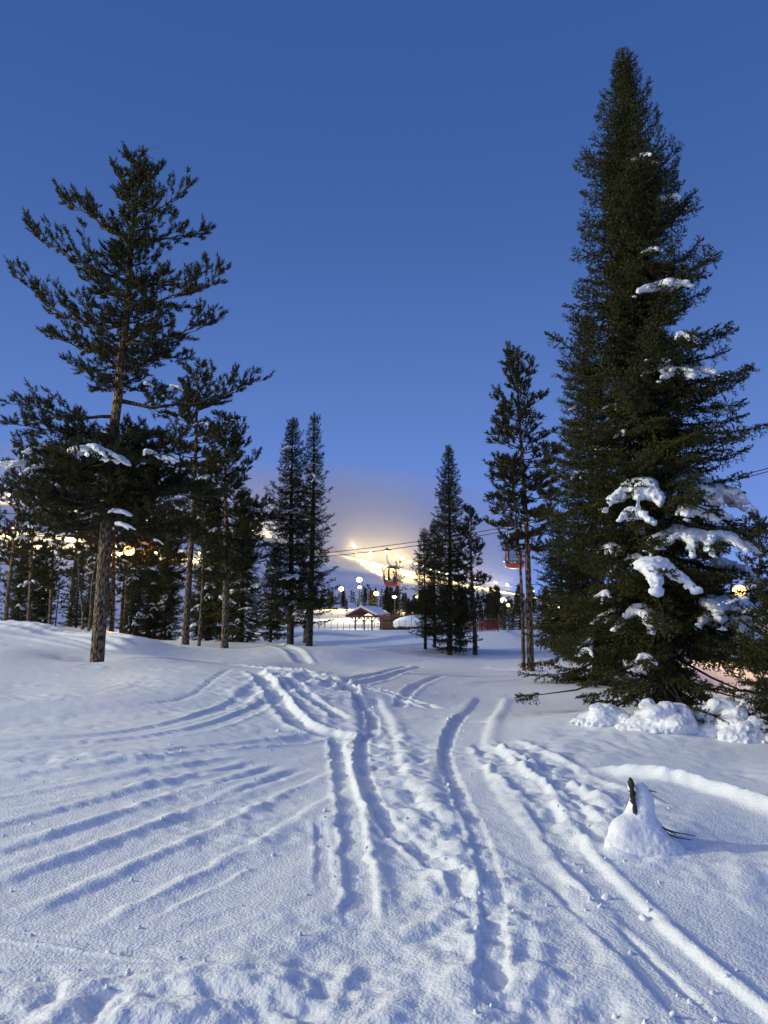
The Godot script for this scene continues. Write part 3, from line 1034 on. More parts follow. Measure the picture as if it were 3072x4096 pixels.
func mid_trees() -> void:
	# the two slim spruces left of the gap, the pines beside them, the group in the gap
	var m1 := make_spruce(31, 8.1, 1.35, {"gap": 0.13, "spray": 0.36, "whorl": 0.24, "per": 5, "bare": 0.12, "power": 0.72, "trunk": 0.13, "droop": -0.3, "gaps": 0.12})
	plant("spruce_tree", m1, stand(628, 25) - Vector3(0, 0.05, 0), 0.3, 1, "broad-skirted left one of the two slim spruces standing close together", "tree", "", 14, 0.6)
	var m2 := make_spruce(32, 8.25, 1.05, {"gap": 0.14, "spray": 0.32, "whorl": 0.24, "per": 4, "bare": 0.17, "power": 0.62, "trunk": 0.135, "droop": -0.25, "gaps": 0.2})
	plant("spruce_tree", m2, stand(668, 24.5) - Vector3(0, 0.05, 0), 0.0, 1, "thin ragged right one of the two slim spruces standing close together", "tree", "", 7, 0.55)
	var p2 := make_pine(41, 10.3, 1.5, {"bare": 0.36, "per": 4, "gap": 0.13, "tgap": 0.1, "size": 1.05, "trunk": 0.13, "dens": 1.35})
	plant("pine_tree", p2, stand(402, 25), 0, 1, "slender pine with a bare straight stem behind the tall pine", "tree", "", 5, 0.5)
	var p3 := make_pine(42, 8.0, 1.7, {"bare": 0.3, "per": 5, "gap": 0.12, "tgap": 0.1, "size": 1.05, "trunk": 0.125, "rise0": 0.0, "dens": 1.5})
	plant("pine_tree", p3, stand(487, 24), 0, 1, "dense cone-shaped pine with a reddish stem left of the two slim spruces", "tree", "", 5, 0.5)
	var p4 := make_pine(43, 6.3, 0.8, {"bare": 0.5, "per": 3, "gap": 0.2, "tgap": 0.15, "trunk": 0.06})
	plant("pine_tree", p4, stand(431, 24.4), 0, 1, "thin young pine with a pale pole-like stem between two thicker pines", "tree", "", 2, 0.4)
	var s1 := make_spruce(33, 8.4, 1.15, {"gap": 0.13, "spray": 0.33, "whorl": 0.22, "per": 5, "bare": 0.05, "power": 0.72, "trunk": 0.115, "droop": -0.25, "lean": Vector3(0.12, 0, 0)})
	plant("spruce_tree", s1, stand(970, 28) - Vector3(0, 0.05, 0), 0, 1, "tallest spruce of the small group in the middle of the clearing", "tree", "")
	var s2 := make_spruce(34, 4.9, 0.6, {"gap": 0.14, "spray": 0.28, "whorl": 0.22, "per": 4, "bare": 0.14, "power": 0.6, "trunk": 0.07})
	plant("spruce_tree", s2, stand(918, 29), 0, 1, "thin small spruce, leftmost of the group in the clearing", "tree", "")
	plant("spruce_tree", s2, stand(938, 29.6), 2, 1.08, "thin small spruce, second from the left of the group in the clearing", "tree", "")
	var p5 := make_pine(44, 5.7, 0.95, {"bare": 0.25, "per": 4, "gap": 0.13, "tgap": 0.1, "trunk": 0.1, "dens": 1.3})
	plant("pine_tree", p5, stand(1025, 28), 0, 1, "small pine, rightmost of the group in the clearing", "tree", "")
	plant("spruce_tree", s2, stand(994, 29), 4, 0.5, "stunted sapling spruce between the tallest spruce and the small pine", "tree", "")
	var p6 := make_pine(45, 9.35, 1.25, {"bare": 0.38, "per": 4, "gap": 0.12, "tgap": 0.1, "size": 1.05, "trunk": 0.105, "dens": 1.3, "lean": Vector3(-0.1, 0, 0)})
	plant("pine_tree", p6, stand(1144, 20), 0, 1, "tall slim pine with a long brown stem left of the huge spruce", "tree", "")
	var p7 := make_pine(46, 6.0, 0.9, {"bare": 0.55, "per": 3, "gap": 0.2, "tgap": 0.14, "trunk": 0.06, "lean": Vector3(-0.1, 0, 0)})
	plant("pine_tree", p7, stand(1129, 20.2), 0, 1, "thin dark pine whose stem stands against the tall slim pine", "tree", "")
	# the wood on the left
	var w1 := make_pine(51, 8.3, 1.5, {"bare": 0.42, "per": 4, "gap": 0.2, "tgap": 0.15, "size": 1.2})
	var w2 := make_pine(52, 8.0, 1.7, {"bare": 0.34, "per": 4, "gap": 0.2, "tgap": 0.15, "size": 1.2})
	var w3 := make_spruce(53, 6.3, 1.5, {"gap": 0.15, "spray": 0.42, "whorl": 0.26, "per": 5, "bare": 0.05})
	var w4 := make_spruce(54, 5.2, 1.25, {"gap": 0.15, "spray": 0.4, "whorl": 0.26, "per": 5, "bare": 0.08, "gaps": 0.15})
	var G := "trees of the wood on the left"
	var k := 0
	for a in [[w1, 12, 33, 1.0, 3], [w2, 62, 36, 1.03, 4], [w1, 108, 38, .95, 3], [w2, 150, 34, .95, 5], [w1, 190, 39, 1.0, 2], [w2, 242, 33, 1.05, 6], [w1, 296, 37, 1.0, 4], [w2, 335, 40, 1.0, 3], [w1, 368, 35, .9, 3], [w2, 262, 38, .95, 4], [w2, 318, 34, .92, 5], [w2, 350, 38, .95, 4], [w1, 215, 36, .9, 4], [w2, 30, 40, 1.0, 3]]:
		plant("pine_tree", a[0], stand(a[1], a[2]), k * 1.9, a[3], "pine in the wood on the left, %s pine counted from the picture's left edge" % ORD[k], "tree", G, a[4], 0.65)
		k += 1
	k = 0
	for a in [[w4, 165, 30.5, .6, 3], [w4, 208, 33, .8, 3], [w3, 283, 29, .56, 9], [w4, 325, 30, .72, 8], [w3, 358, 32, .72, 8], [w4, 448, 28, 1.05, 8], [w3, 523, 27.5, .95, 9], [w4, 585, 26.5, .7, 6], [w3, 455, 38, 1.1, 4], [w3, 90, 41, 1.0, 3], [w4, 35, 38, 1.0, 3]]:
		plant("spruce_tree", a[0], stand(a[1], a[2]), k * 2.3, a[3], ["small dark spruce beside the pale bent birch stems", "short spruce right behind the pale bent birch stems", "dark spruce with snowy boughs just right of the tall pine's stem", "dark spruce, second one right of the tall pine's stem", "dark spruce half hidden left of the slender bare-stemmed pine", "dark spruce between the slender pine and the dense cone-shaped pine", "dark spruce with a long snow pad right of the cone-shaped pine", "low spruce at the left foot of the two slim spruces", "spruce deep in the wood behind the thin pole-like pine", "spruce deep in the wood behind the ski trail", "spruce at the far left edge of the wood"][k], "tree", G, a[4], 0.6)
		k += 1
	# to the right, behind the huge spruce
	G = "trees behind the huge spruce"
	k = 0
	var rl := ["dark spruce right of the tall slim pine, behind the huge spruce's skirt", "spruce behind the left skirt of the huge spruce", "pine behind the middle of the huge spruce", "pine behind the right side of the huge spruce", "small wispy pine at the right edge beside the glaring lamp", "wispy pine cut by the picture's right edge", "spruce low behind the right side of the huge spruce", "spruce behind the stem of the huge spruce"]
	for a in [[w3, 1215, 30, .95, 2], [w4, 1265, 34, 1.1, 2], [w1, 1330, 36, .85, 0], [w2, 1510, 33, .85, 3], [p4, 1622, 25, .78, 4], [p5, 1652, 28, .95, 3], [w4, 1560, 30, .8, 3], [w3, 1440, 34, .9, 0]]:
		plant("pine_tree" if rl[k].find("pine") >= 0 else "spruce_tree", a[0], stand(a[1], a[2]), k * 1.3, a[3], rl[k], "tree", G, a[4], 0.5)
		k += 1
	# the pine behind the cabin
	var sp := make_pine(47, 9.3, 1.5, {"bare": 0.4, "per": 2, "gap": 0.4, "tgap": 0.22, "size": 1.5, "trunk": 0.12, "dens": 0.8})
	plant("pine_tree", sp, stand(862, 96), 0, 1, "open-crowned pine rising behind the hanging red cabin", "tree", "")
	# the far wood
	var f1 := make_spruce(61, 6.5, 1.2, {"gap": 0.28, "spray": 0.62, "whorl": 0.36, "per": 5, "bare": 0.04})
	var f2 := make_spruce(62, 6.5, 1.5, {"gap": 0.28, "spray": 0.62, "whorl": 0.36, "per": 5, "bare": 0.05})
	var f3 := make_pine(63, 7.5, 1.4, {"bare": 0.35, "per": 3, "gap": 0.36, "tgap": 0.24, "size": 1.9})
	rng.seed = 404
	for n in 90:
		var u := 672.0 + 520.0 * (n + rng.randf()) / 90.0
		var depth := rng.randf_range(112.0, 200.0)
		if n % 3 == 0:
			depth = rng.randf_range(62.0, 100.0) if u > 1040 else rng.randf_range(108, 125)
		var pine := rng.randf() < 0.35
		if u < 830 and depth < 165:
			depth = rng.randf_range(160, 215)
		var foot := stand(u, depth)
		var tall: float = maxf(depth * rng.randf_range(0.022, 0.047) + 1.6 - foot.y, 2.0)
		plant("pine_tree" if pine else "spruce_tree", f3 if pine else (f1 if rng.randf() < 0.6 else f2), foot, rng.randf() * TAU, tall / (7.8 if pine else 6.6), "small %s in the far wood between the shelter and the floodlit fell" % ("pine" if pine else "spruce"), "tree", "trees of the far wood")
	for n in 20:
		var u := -20.0 + 690.0 * (n + rng.randf()) / 20.0
		var depth := rng.randf_range(70.0, 150.0)
		var pine := rng.randf() < 0.4
		plant("pine_tree" if pine else "spruce_tree", f3 if pine else f2, stand(u, depth), rng.randf() * TAU, rng.randf_range(0.7, 1.1), "%s far behind the wood on the left, glimpsed between the stems" % ("pine" if pine else "spruce"), "tree", "trees far behind the left wood")
	for n in 14:
		var u := 1180.0 + 500.0 * (n + rng.randf()) / 14.0
		var depth := rng.randf_range(45.0, 110.0)
		plant("spruce_tree", f1 if n % 2 else f2, stand(u, depth), rng.randf() * TAU, rng.randf_range(0.7, 1.0), "spruce far behind the huge spruce, glimpsed below its boughs", "tree", "trees far behind the huge spruce")
	# bare birches
	k = 0
	for b in [[178, 29.5, 0.3, 3.0, "pale bare birch stem leaning left, beside the tall pine"], [192, 29.2, -0.25, 3.6, "pale forked birch stem next to the tall pine"], [655, 26, -0.5, 1.8, "small bare birch bent at the foot of the two slim spruces"]]:
		var wood := MB.new()
		wood.use_c = true
		wood.col = Color(.27, .24, .19)
		rng.seed = 900 + k
		var h: float = b[3]
		var pts := PackedVector3Array()
		var rad := PackedFloat32Array()
		for q in 9:
			var s := q / 8.0
			pts.append(Vector3(-b[2] * s * s * h * 0.35 + 0.05 * sin(s * 7.0), -0.2 + s * h, 0.1 * s))
			rad.append(lerpf(0.075, 0.015, s))
		wood.tube(pts, rad, 8, 0.08)
		wood.col = Color(.12, .1, .08)
		for q in 14:
			var p := pts[3 + rng.randi() % 6]
			var d := Vector3(rng.randf_range(-1, 1), rng.randf_range(0.1, 0.9), rng.randf_range(-1, 1)) * rng.randf_range(0.3, 0.9)
			var e := p + d
			wood.tube(PackedVector3Array([p, p.lerp(e, 0.5) + Vector3(0, 0.05, 0), e]), PackedFloat32Array([0.02, 0.012, 0.004]), 4)
			for w in 3:
				var g := p.lerp(e, rng.randf_range(0.4, 1.0))
				wood.tube(PackedVector3Array([g, g + Vector3(rng.randf_range(-1, 1), rng.randf_range(-0.2, 0.8), rng.randf_range(-1, 1)) * 0.3]), PackedFloat32Array([0.006, 0.003]), 3)
		var t := thing("birch_tree", stand(b[0], b[1]), b[4], "tree", "bare birches")
		part("trunk", wood.mesh(M.bark), t)
		k += 1


# ---------------------------------------------------------------- lamps
func mast(at: Vector3, top: float, label: String, group: String, m: String, size: Vector2, energy: float, color: Color, face: Vector3, spot := 0.0, pole := "post", called := "floodlight_mast") -> Node3D:
	var t := thing(called, at, label, "floodlight", group)
	var mb := MB.new()
	mb.tube(PackedVector3Array([Vector3(0, -0.4, 0), Vector3(0, top * 0.5, 0), Vector3(0, top + 0.1, 0)]), PackedFloat32Array([0.13, 0.11, 0.08]), 8)
	part("pole", mb.mesh(M[pole]), t)
	var fb := Basis.looking_at(face.normalized(), Vector3.UP)
	var xf := Transform3D(fb, Vector3(0, top, 0) + face.normalized() * 0.2)
	mb = MB.new()
	mb.box(xf * Transform3D(Basis(), Vector3(0, 0, 0.1)), Vector3(size.x * 1.06, size.y * 1.1, 0.14))
	part("lamp_housing", mb.mesh(M.dark_steel), t)
	# the glowing glass, bulged
	mb = MB.new()
	var n := 10
	for a in n:
		var p0 := Vector3(cos(TAU * a / n) * size.x * 0.5, sin(TAU * a / n) * size.y * 0.5, 0.02)
		var p1 := Vector3(cos(TAU * (a + 1) / n) * size.x * 0.5, sin(TAU * (a + 1) / n) * size.y * 0.5, 0.02)
		mb.quad(xf * p0, xf * p1, xf * (p1 * 0.6 + Vector3(0, 0, -0.16)), xf * (p0 * 0.6 + Vector3(0, 0, -0.16)))
		mb.tri(xf * (p0 * 0.6 + Vector3(0, 0, -0.16)), xf * (p1 * 0.6 + Vector3(0, 0, -0.16)), xf * Vector3(0, 0, -0.19))
	part("lamp_glass", mb.mesh(M[m]), t)
	if energy > 0.0:
		var l: Light3D
		if spot > 0.0:
			var s := SpotLight3D.new()
			s.spot_angle = spot
			s.spot_angle_attenuation = 0.7
			s.spot_range = 400
			s.spot_attenuation = 2
			l = s
		else:
			var s := OmniLight3D.new()
			s.omni_range = 400
			s.omni_attenuation = 2
			l = s
		l.name = "lamp_light"
		l.light_color = color
		l.light_energy = energy
		l.light_size = minf(size.x, size.y) * 0.4
		l.shadow_enabled = true
		t.add_child(l, true)
		l.transform = Transform3D(fb, xf * Vector3(0, -0.1, -0.8))
	return t


func lamps() -> void:
	var yellow := Color(1.0, 0.86, 0.5)
	var white := Color(1.0, 0.99, 0.84)
	# the masts beside the camera that light the near snow, out of the picture
	mast(Vector3(-17, ground(-17, -1), -1), 7.5, "floodlight mast beside the trail, lighting the near snow from the left", "", "lamp_white", Vector2(0.9, 0.6), 58.0, white, Vector3(1, -0.35, -0.25), 80.0)
	mast(Vector3(-60, ground(-60, -7), -7), 18.0, "floodlight mast beyond the left wood, lighting the clearing sideways", "", "lamp_white", Vector2(2.2, 1.4), 2700.0, white, Vector3(1, -0.26, -0.1), 80.0)
	# along the ridge of the piste, from the top down: (u, v, depth)
	var k := 0
	for a in [[20, 1068, 720], [130, 1085, 720], [235, 1098, 720], [330, 1113, 720], [440, 1130, 720], [545, 1146, 720], [577, 1153, 715], [765, 1180, 700], [801, 1196, 690], [836, 1193, 660], [857, 1199, 640], [870, 1207, 620], [884, 1213, 600], [899, 1218, 600], [914, 1224, 600], [931, 1229, 610], [948, 1236, 620], [966, 1240, 630], [1004, 1244, 640], [1026, 1249, 645], [1048, 1254, 650], [1070, 1258, 650], [1095, 1263, 650], [1152, 1277, 640], [1186, 1282, 640]]:
		var p := at_depth(a[0], a[1], a[2])
		var g := far_height(p.x, p.z)
		var m := mast(Vector3(p.x, g, p.z), maxf(p.y - g, 4.0), "floodlight on the skyline of the fell, %s from the top of the lit row" % (ORD[k] if k < 20 else ["twenty-first", "twenty-second", "twenty-third", "twenty-fourth", "lowest"][k - 20]), "floodlights along the skyline of the fell", "lamp_yellow" if k < 14 else "lamp_white", Vector2(2.4, 1.6), 1500.0 if k < 12 else 1100.0, yellow, Vector3(0.0, -0.3, 1.0), 0.0 if k < 12 else 85.0)
		k += 1
	k = 0
	for a in [[768, 1194, 640], [778, 1198, 615], [788, 1202, 590], [799, 1208, 565], [811, 1219, 540], [823, 1226, 515]]:
		var p := at_depth(a[0], a[1], a[2])
		var g := far_height(p.x, p.z)
		mast(Vector3(p.x, g, p.z), maxf(p.y - g, 4.0), "slim floodlight pole on the shaded side of the piste, %s from the top" % ORD[k], "floodlight poles on the shaded side of the piste", "lamp_yellow", Vector2(0.9, 0.6), 900.0, yellow, Vector3(1, -0.5, 0.15), 72.0)
		k += 1
	k = 0
	for a in [[30, 1150, 520], [95, 1175, 480], [165, 1170, 520], [250, 1200, 470], [335, 1195, 500], [430, 1215, 480]]:
		var p := at_depth(a[0], a[1], a[2])
		var g := far_height(p.x, p.z)
		mast(Vector3(p.x, g, p.z), clampf(p.y - g, 5.0, 11.0), "floodlight on the lower piste glimpsed through the wood on the left, %s from the edge" % ORD[k], "floodlights glimpsed through the left wood", "lamp_yellow", Vector2(1.6, 1.1), 1500.0, yellow, Vector3(0.0, -0.3, 1.0))
		k += 1
	# lamps in and above the far wood
	for a in [[776, 1252, 145, 1.2, "lamp_white", 340, "tall floodlight mast behind the shelter, with a second lower head", "galvanised"], [737, 1272, 172, 1.2, "lamp_yellow", 330, "yellow floodlight just right of the two slim spruces", "post"], [813, 1282, 168, 1.2, "lamp_yellow", 330, "yellow floodlight among trees between the mast and the wooden post", "post"], [904, 1290, 160, 1.3, "lamp_yellow", 330, "large yellow floodlight left of the group of spruces", "post"], [1087, 1296, 88, .7, "lamp_white", 120, "white floodlight on a pole just left of the slim pine stems", "galvanised"], [1099, 1307, 105, .6, "lamp_yellow", 80, "yellow lamp beside the white floodlight left of the pine stems", "post"], [1211, 1314, 75, .7, "lamp_yellow", 90, "yellow lamp blurred behind the left boughs of the huge spruce", "post"]]:
		var p := at_depth(a[0], a[1], a[2])
		var g := ground(p.x, p.z)
		mast(Vector3(p.x, g, p.z), p.y - g, a[6], "", a[4], Vector2(a[3], a[3] * 0.85), a[5], yellow if a[4] == "lamp_yellow" else white, Vector3(-p.x, -0.2 * absf(p.z), -p.z), 78.0, a[7])
	var p1 := at_depth(279, 1190, 36)
	mast(Vector3(p1.x, ground(p1.x, p1.z), p1.z), p1.y - ground(p1.x, p1.z), "orange lamp glowing through the wood right of the tall pine's stem", "", "lamp_orange", Vector2(0.55, 0.5), 60, Color(1, .68, .3), Vector3(-p1.x, -3, -p1.z), 78.0)
	p1 = at_depth(1597, 1275, 24)
	mast(Vector3(p1.x, ground(p1.x, p1.z), p1.z), p1.y - ground(p1.x, p1.z), "glaring amber lamp at the right edge behind the huge spruce", "", "lamp_orange", Vector2(0.42, 0.38), 24, Color(1, .76, .4), Vector3(-p1.x, -3, -p1.z), 78.0)
	# the short wooden post with an unlit-looking head, and the low head of the mast
	p1 = at_depth(853, 1288, 92)
	mast(Vector3(p1.x, ground(p1.x, p1.z), p1.z), p1.y - ground(p1.x, p1.z), "thick wooden lamp post beside the brown hut with a small white head", "", "lamp_white", Vector2(0.6, 0.32), 16, white, Vector3(-0.5, -0.6, 1), 70.0)
	p1 = at_depth(777, 1268, 140)
	mast(Vector3(p1.x, ground(p1.x, p1.z), p1.z), p1.y - ground(p1.x, p1.z), "lower white lamp in front of the tall mast behind the shelter", "", "lamp_white", Vector2(0.75, 0.55), 40, white, Vector3(0.1, -0.3, 1), 78.0, "galvanised")


func mist() -> void:
	# snow blown over the upper ridge, lit from inside by the floodlights
	for q in [[-0.235, 735, 108, Vector3(640, 120, 170), -0.14, 0.003], [0.0, 680, 78, Vector3(330, 130, 190), -0.16, 0.0036]]:
		var f := FogVolume.new()
		f.name = numbered("mist_bank")
		f.shape = RenderingServer.FOG_VOLUME_SHAPE_ELLIPSOID
		f.size = q[3]
		var m := FogMaterial.new()
		m.albedo = Color(0.98, 0.98, 1.0)
		m.density = q[5]
		f.material = m
		f.position = Vector3(q[0] * q[1], q[2], -q[1])
		f.rotation.z = q[4]
		tag(f, "thin blown snow glowing over the ridge of the fell", "", "", "stuff")
		add_child(f)


# ---------------------------------------------------------------- gondola lift
func rope_at(k: float, nearer: float) -> Vector3:
	return Vector3(0.5 + 36.5 * k, 9.97 + 2.9 * k + 2.75 * k * k, -(89.0 - 19.0 * k) + nearer)


func ring(w: float, d: float, y: float, n: int, e: float) -> PackedVector3Array:
	var p := PackedVector3Array()
	for k in n:
		var a := TAU * k / n
		p.append(Vector3(signf(cos(a)) * pow(absf(cos(a)), e) * w, y, signf(sin(a)) * pow(absf(sin(a)), e) * d))
	return p


func shell(rings: Array, from: int, to: int, k0: int, k1: int, grow := 0.0) -> MB:
	var mb := MB.new()
	var n: int = rings[0].size()
	for r in range(from, to):
		for k in range(k0, k1):
			var a: Vector3 = rings[r][k % n]
			var b: Vector3 = rings[r][(k + 1) % n]
			var c: Vector3 = rings[r + 1][(k + 1) % n]
			var d: Vector3 = rings[r + 1][k % n]
			var g := Vector3(1 + grow, 1, 1 + grow)
			mb.quad(a * g, b * g, c * g, d * g)
	return mb


func cabin(at: Vector3, turn: float, label: String, group: String) -> Node3D:
	var t := thing("gondola_cabin", at, label, "gondola", group)
	t.rotation.y = turn
	var rings := []
	for q in [[0.62, -2.1], [0.82, -1.98], [0.93, -1.65], [0.99, -1.3], [1.02, -0.95], [1.0, -0.5], [0.93, -0.1], [0.8, 0.18], [0.6, 0.3]]:
		rings.append(ring(q[0], q[0] * 0.98, q[1], 32, 0.45))
	part("floor_pan", shell(rings, 0, 2, 0, 32).mesh(M.red_paint), t)
	part("lower_panel", shell(rings, 2, 3, 0, 32).mesh(M.dark_steel), t)
	# windows and the pillars between them
	for s in 4:
		part("window", shell(rings, 3, 7, s * 8 + 5, s * 8 + 11, -0.004).mesh(M.glass), t)
		part("pillar", shell(rings, 1, 8, s * 8 + 3, s * 8 + 5, 0.006).mesh(M.red_paint), t)
	part("red_skirt", shell(rings, 1, 2, 0, 32, 0.012).mesh(M.red_paint), t)
	var roof := shell(rings, 7, 8, 0, 32)
	for k in 32:
		roof.tri(rings[8][k], rings[8][(k + 1) % 32], Vector3(0, 0.33, 0))
		roof.tri(rings[0][(k + 1) % 32], rings[0][k], Vector3(0, -2.12, 0))
	part("roof", roof.mesh(M.dark_steel), t)
	# floor inside and benches
	var mb := MB.new()
	mb.box(Transform3D(Basis(), Vector3(0, -1.5, 0.62)), Vector3(1.5, 0.1, 0.4))
	mb.box(Transform3D(Basis(), Vector3(0, -1.5, -0.62)), Vector3(1.5, 0.1, 0.4))
	part("bench", mb.mesh(M.dark_steel), t)
	# hanger: a goose-neck tube up to the grip
	mb = MB.new()
	mb.tube(PackedVector3Array([Vector3(0, 0.42, 0), Vector3(-0.25, 0.5, 0), Vector3(-0.6, 0.85, 0), Vector3(-0.78, 1.35, 0), Vector3(-0.74, 1.9, 0), Vector3(-0.62, 2.3, 0), Vector3(-0.6, 2.45, 0)]), PackedFloat32Array([0.06, 0.07, 0.07, 0.07, 0.065, 0.06, 0.06]), 8)
	part("hanger_arm", mb.mesh(M.steel), t)
	mb = MB.new()
	mb.box(Transform3D(Basis(), Vector3(0.1, 0.4, 0)), Vector3(1.3, 0.09, 0.16))
	mb.box(Transform3D(Basis(), Vector3(0.5, 0.48, 0)), Vector3(0.16, 0.18, 0.2))
	part("suspension_frame", mb.mesh(M.dark_steel), t)
	mb = MB.new()
	mb.box(Transform3D(Basis(), Vector3(-0.6, 2.5, 0)), Vector3(0.9, 0.16, 0.18))
	mb.box(Transform3D(Basis(), Vector3(-0.7, 2.64, 0)), Vector3(0.2, 0.18, 0.16))
	part("rope_grip", mb.mesh(M.dark_steel), t)
	# ski rack on the door side
	mb = MB.new()
	for z in [-0.3, 0.0, 0.3]:
		mb.box(Transform3D(Basis(), Vector3(-1.14, -1.05, z)), Vector3(0.16, 0.5, 0.06))
	mb.box(Transform3D(Basis(), Vector3(-1.16, -1.28, 0)), Vector3(0.2, 0.06, 0.8))
	part("ski_rack", mb.mesh(M.steel), t)
	mb = MB.new()
	mb.box(Transform3D(Basis(), Vector3(-1.02, -1.78, 0)), Vector3(0.1, 0.34, 0.62))
	part("sign_panel", mb.mesh(M.white), t)
	# lettering on the band below the window
	var tm := TextMesh.new()
	tm.text = "YLLÄS"
	tm.font_size = 24
	tm.pixel_size = 0.011
	tm.depth = 0.01
	tm.material = M.white
	var o := part("lettering", tm, t, Vector3(0, -1.48, 1.0))
	o.rotation.x = 0.12
	return t


func passenger(at: Vector3, turn: float, cloth: Material, label: String) -> void:
	var t := thing("person", at, label, "person", "passengers in the hanging cabin")
	t.rotation.y = turn
	# seated: hips, trunk, arms on the lap, thighs, shanks
	var b := []
	for q in [[0, .1, 0, .17, .13, .15], [0, .3, 0, .17, .16, .12], [0, .48, .01, .2, .14, .12], [0, .62, .02, .07, .08, .07], [-.2, .42, .04, .06, .14, .07], [.2, .42, .04, .06, .14, .07], [-.17, .25, .16, .055, .06, .14], [.17, .25, .16, .055, .06, .14], [-.09, .08, .22, .085, .08, .22], [.09, .08, .22, .085, .08, .22], [-.09, -.16, .42, .06, .22, .07], [.09, -.16, .42, .06, .22, .07], [-.09, -.38, .48, .05, .05, .11], [.09, -.38, .48, .05, .05, .11]]:
		b.append([Vector3(q[0], q[1], q[2]), Vector3(q[3], q[4], q[5])])
	part("body", nets(Vector3(-.36, -.5, -.25), Vector3(.36, .8, .68), 0.045, b, 0.06, cloth), t)
	var h := nets(Vector3(-.16, -.2, -.16), Vector3(.16, .2, .18), 0.022, [[Vector3.ZERO, Vector3(.075, .11, .09)], [Vector3(0, -.02, .09), Vector3(.018, .025, .03)], [Vector3(0, -.07, .03), Vector3(.05, .045, .06)], [Vector3(-.078, -.01, 0), Vector3(.015, .03, .02)], [Vector3(.078, -.01, 0), Vector3(.015, .03, .02)]], 0.03, M.skin)
	part("head", h, t, Vector3(0, .78, .03))
	var hel := nets(Vector3(-.18, -.1, -.2), Vector3(.18, .2, .2), 0.025, [[Vector3(0, .05, -.015), Vector3(.105, .1, .12)]], 0.02, M.helmet)
	part("helmet", hel, t, Vector3(0, .8, .03))


func lift() -> void:
	for q in [[0.0, "rope of the gondola lift that carries the hanging cabin"], [5.0, "second rope of the gondola lift, the upper one in view"]]:
		var pts := PackedVector3Array()
		var rad := PackedFloat32Array()
		for k in 61:
			pts.append(rope_at(-1.6 + 3.4 * k / 60.0, q[0]))
			rad.append(0.045)
		var mb := MB.new()
		mb.tube(pts, rad, 6)
		tag(part("lift_rope", mb.mesh(M.rope), self), q[1], "rope", "ropes of the gondola lift")
	var turn := -0.38
	var g := rope_at(0.0, 0.0)
	var at := g - Vector3(-0.6, 2.5, 0).rotated(Vector3.UP, turn)
	cabin(at, turn, "red and black gondola cabin hanging in the clearing with passengers", "gondola cabins")
	passenger(at + Vector3(-0.45, -1.42, 0.1).rotated(Vector3.UP, turn), turn + 1.4, M.cloth_dark, "passenger in dark clothes on the left in the hanging cabin")
	passenger(at + Vector3(0.05, -1.48, -0.55).rotated(Vector3.UP, turn), turn, M.cloth_blue, "passenger in the middle of the hanging cabin, lower than the others")
	passenger(at + Vector3(0.55, -1.42, 0.05).rotated(Vector3.UP, turn), turn - 1.4, M.cloth_red, "passenger on the right in the hanging cabin")
	# skis standing in the rack
	var k := 0
	for z in [-0.28, -0.1, 0.08, 0.26]:
		var mb := MB.new()
		var pts := [Vector3(0, -0.75, 0), Vector3(-0.01, 0.3, 0), Vector3(-0.02, 0.78, 0), Vector3(-0.09, 0.94, 0)]
		for s in 3:
			mb.bar(pts[s], pts[s + 1], 0.025, 0.08 if s < 2 else 0.06)
		var o := part("ski", mb.mesh([M.cloth_dark, M.helmet, M.cloth_red, M.steel][k]), self)
		o.position = at + Vector3(-1.25, -0.5, z).rotated(Vector3.UP, turn)
		o.rotation = Vector3(0.0, turn, 0.12 + 0.04 * k)
		tag(o, ["rearmost dark ski in the rack of the hanging cabin", "second ski from the rear in the hanging cabin's rack", "reddish ski in the rack of the hanging cabin", "steel-grey ski at the front of the hanging cabin's rack"][k], "ski", "skis in the cabin's rack")
		k += 1
	var g2 := rope_at(0.36, 5.0)
	cabin(g2 - Vector3(-0.6, 2.5, 0).rotated(Vector3.UP, turn), turn, "red gondola cabin half hidden behind the slim pine's boughs", "gondola cabins")


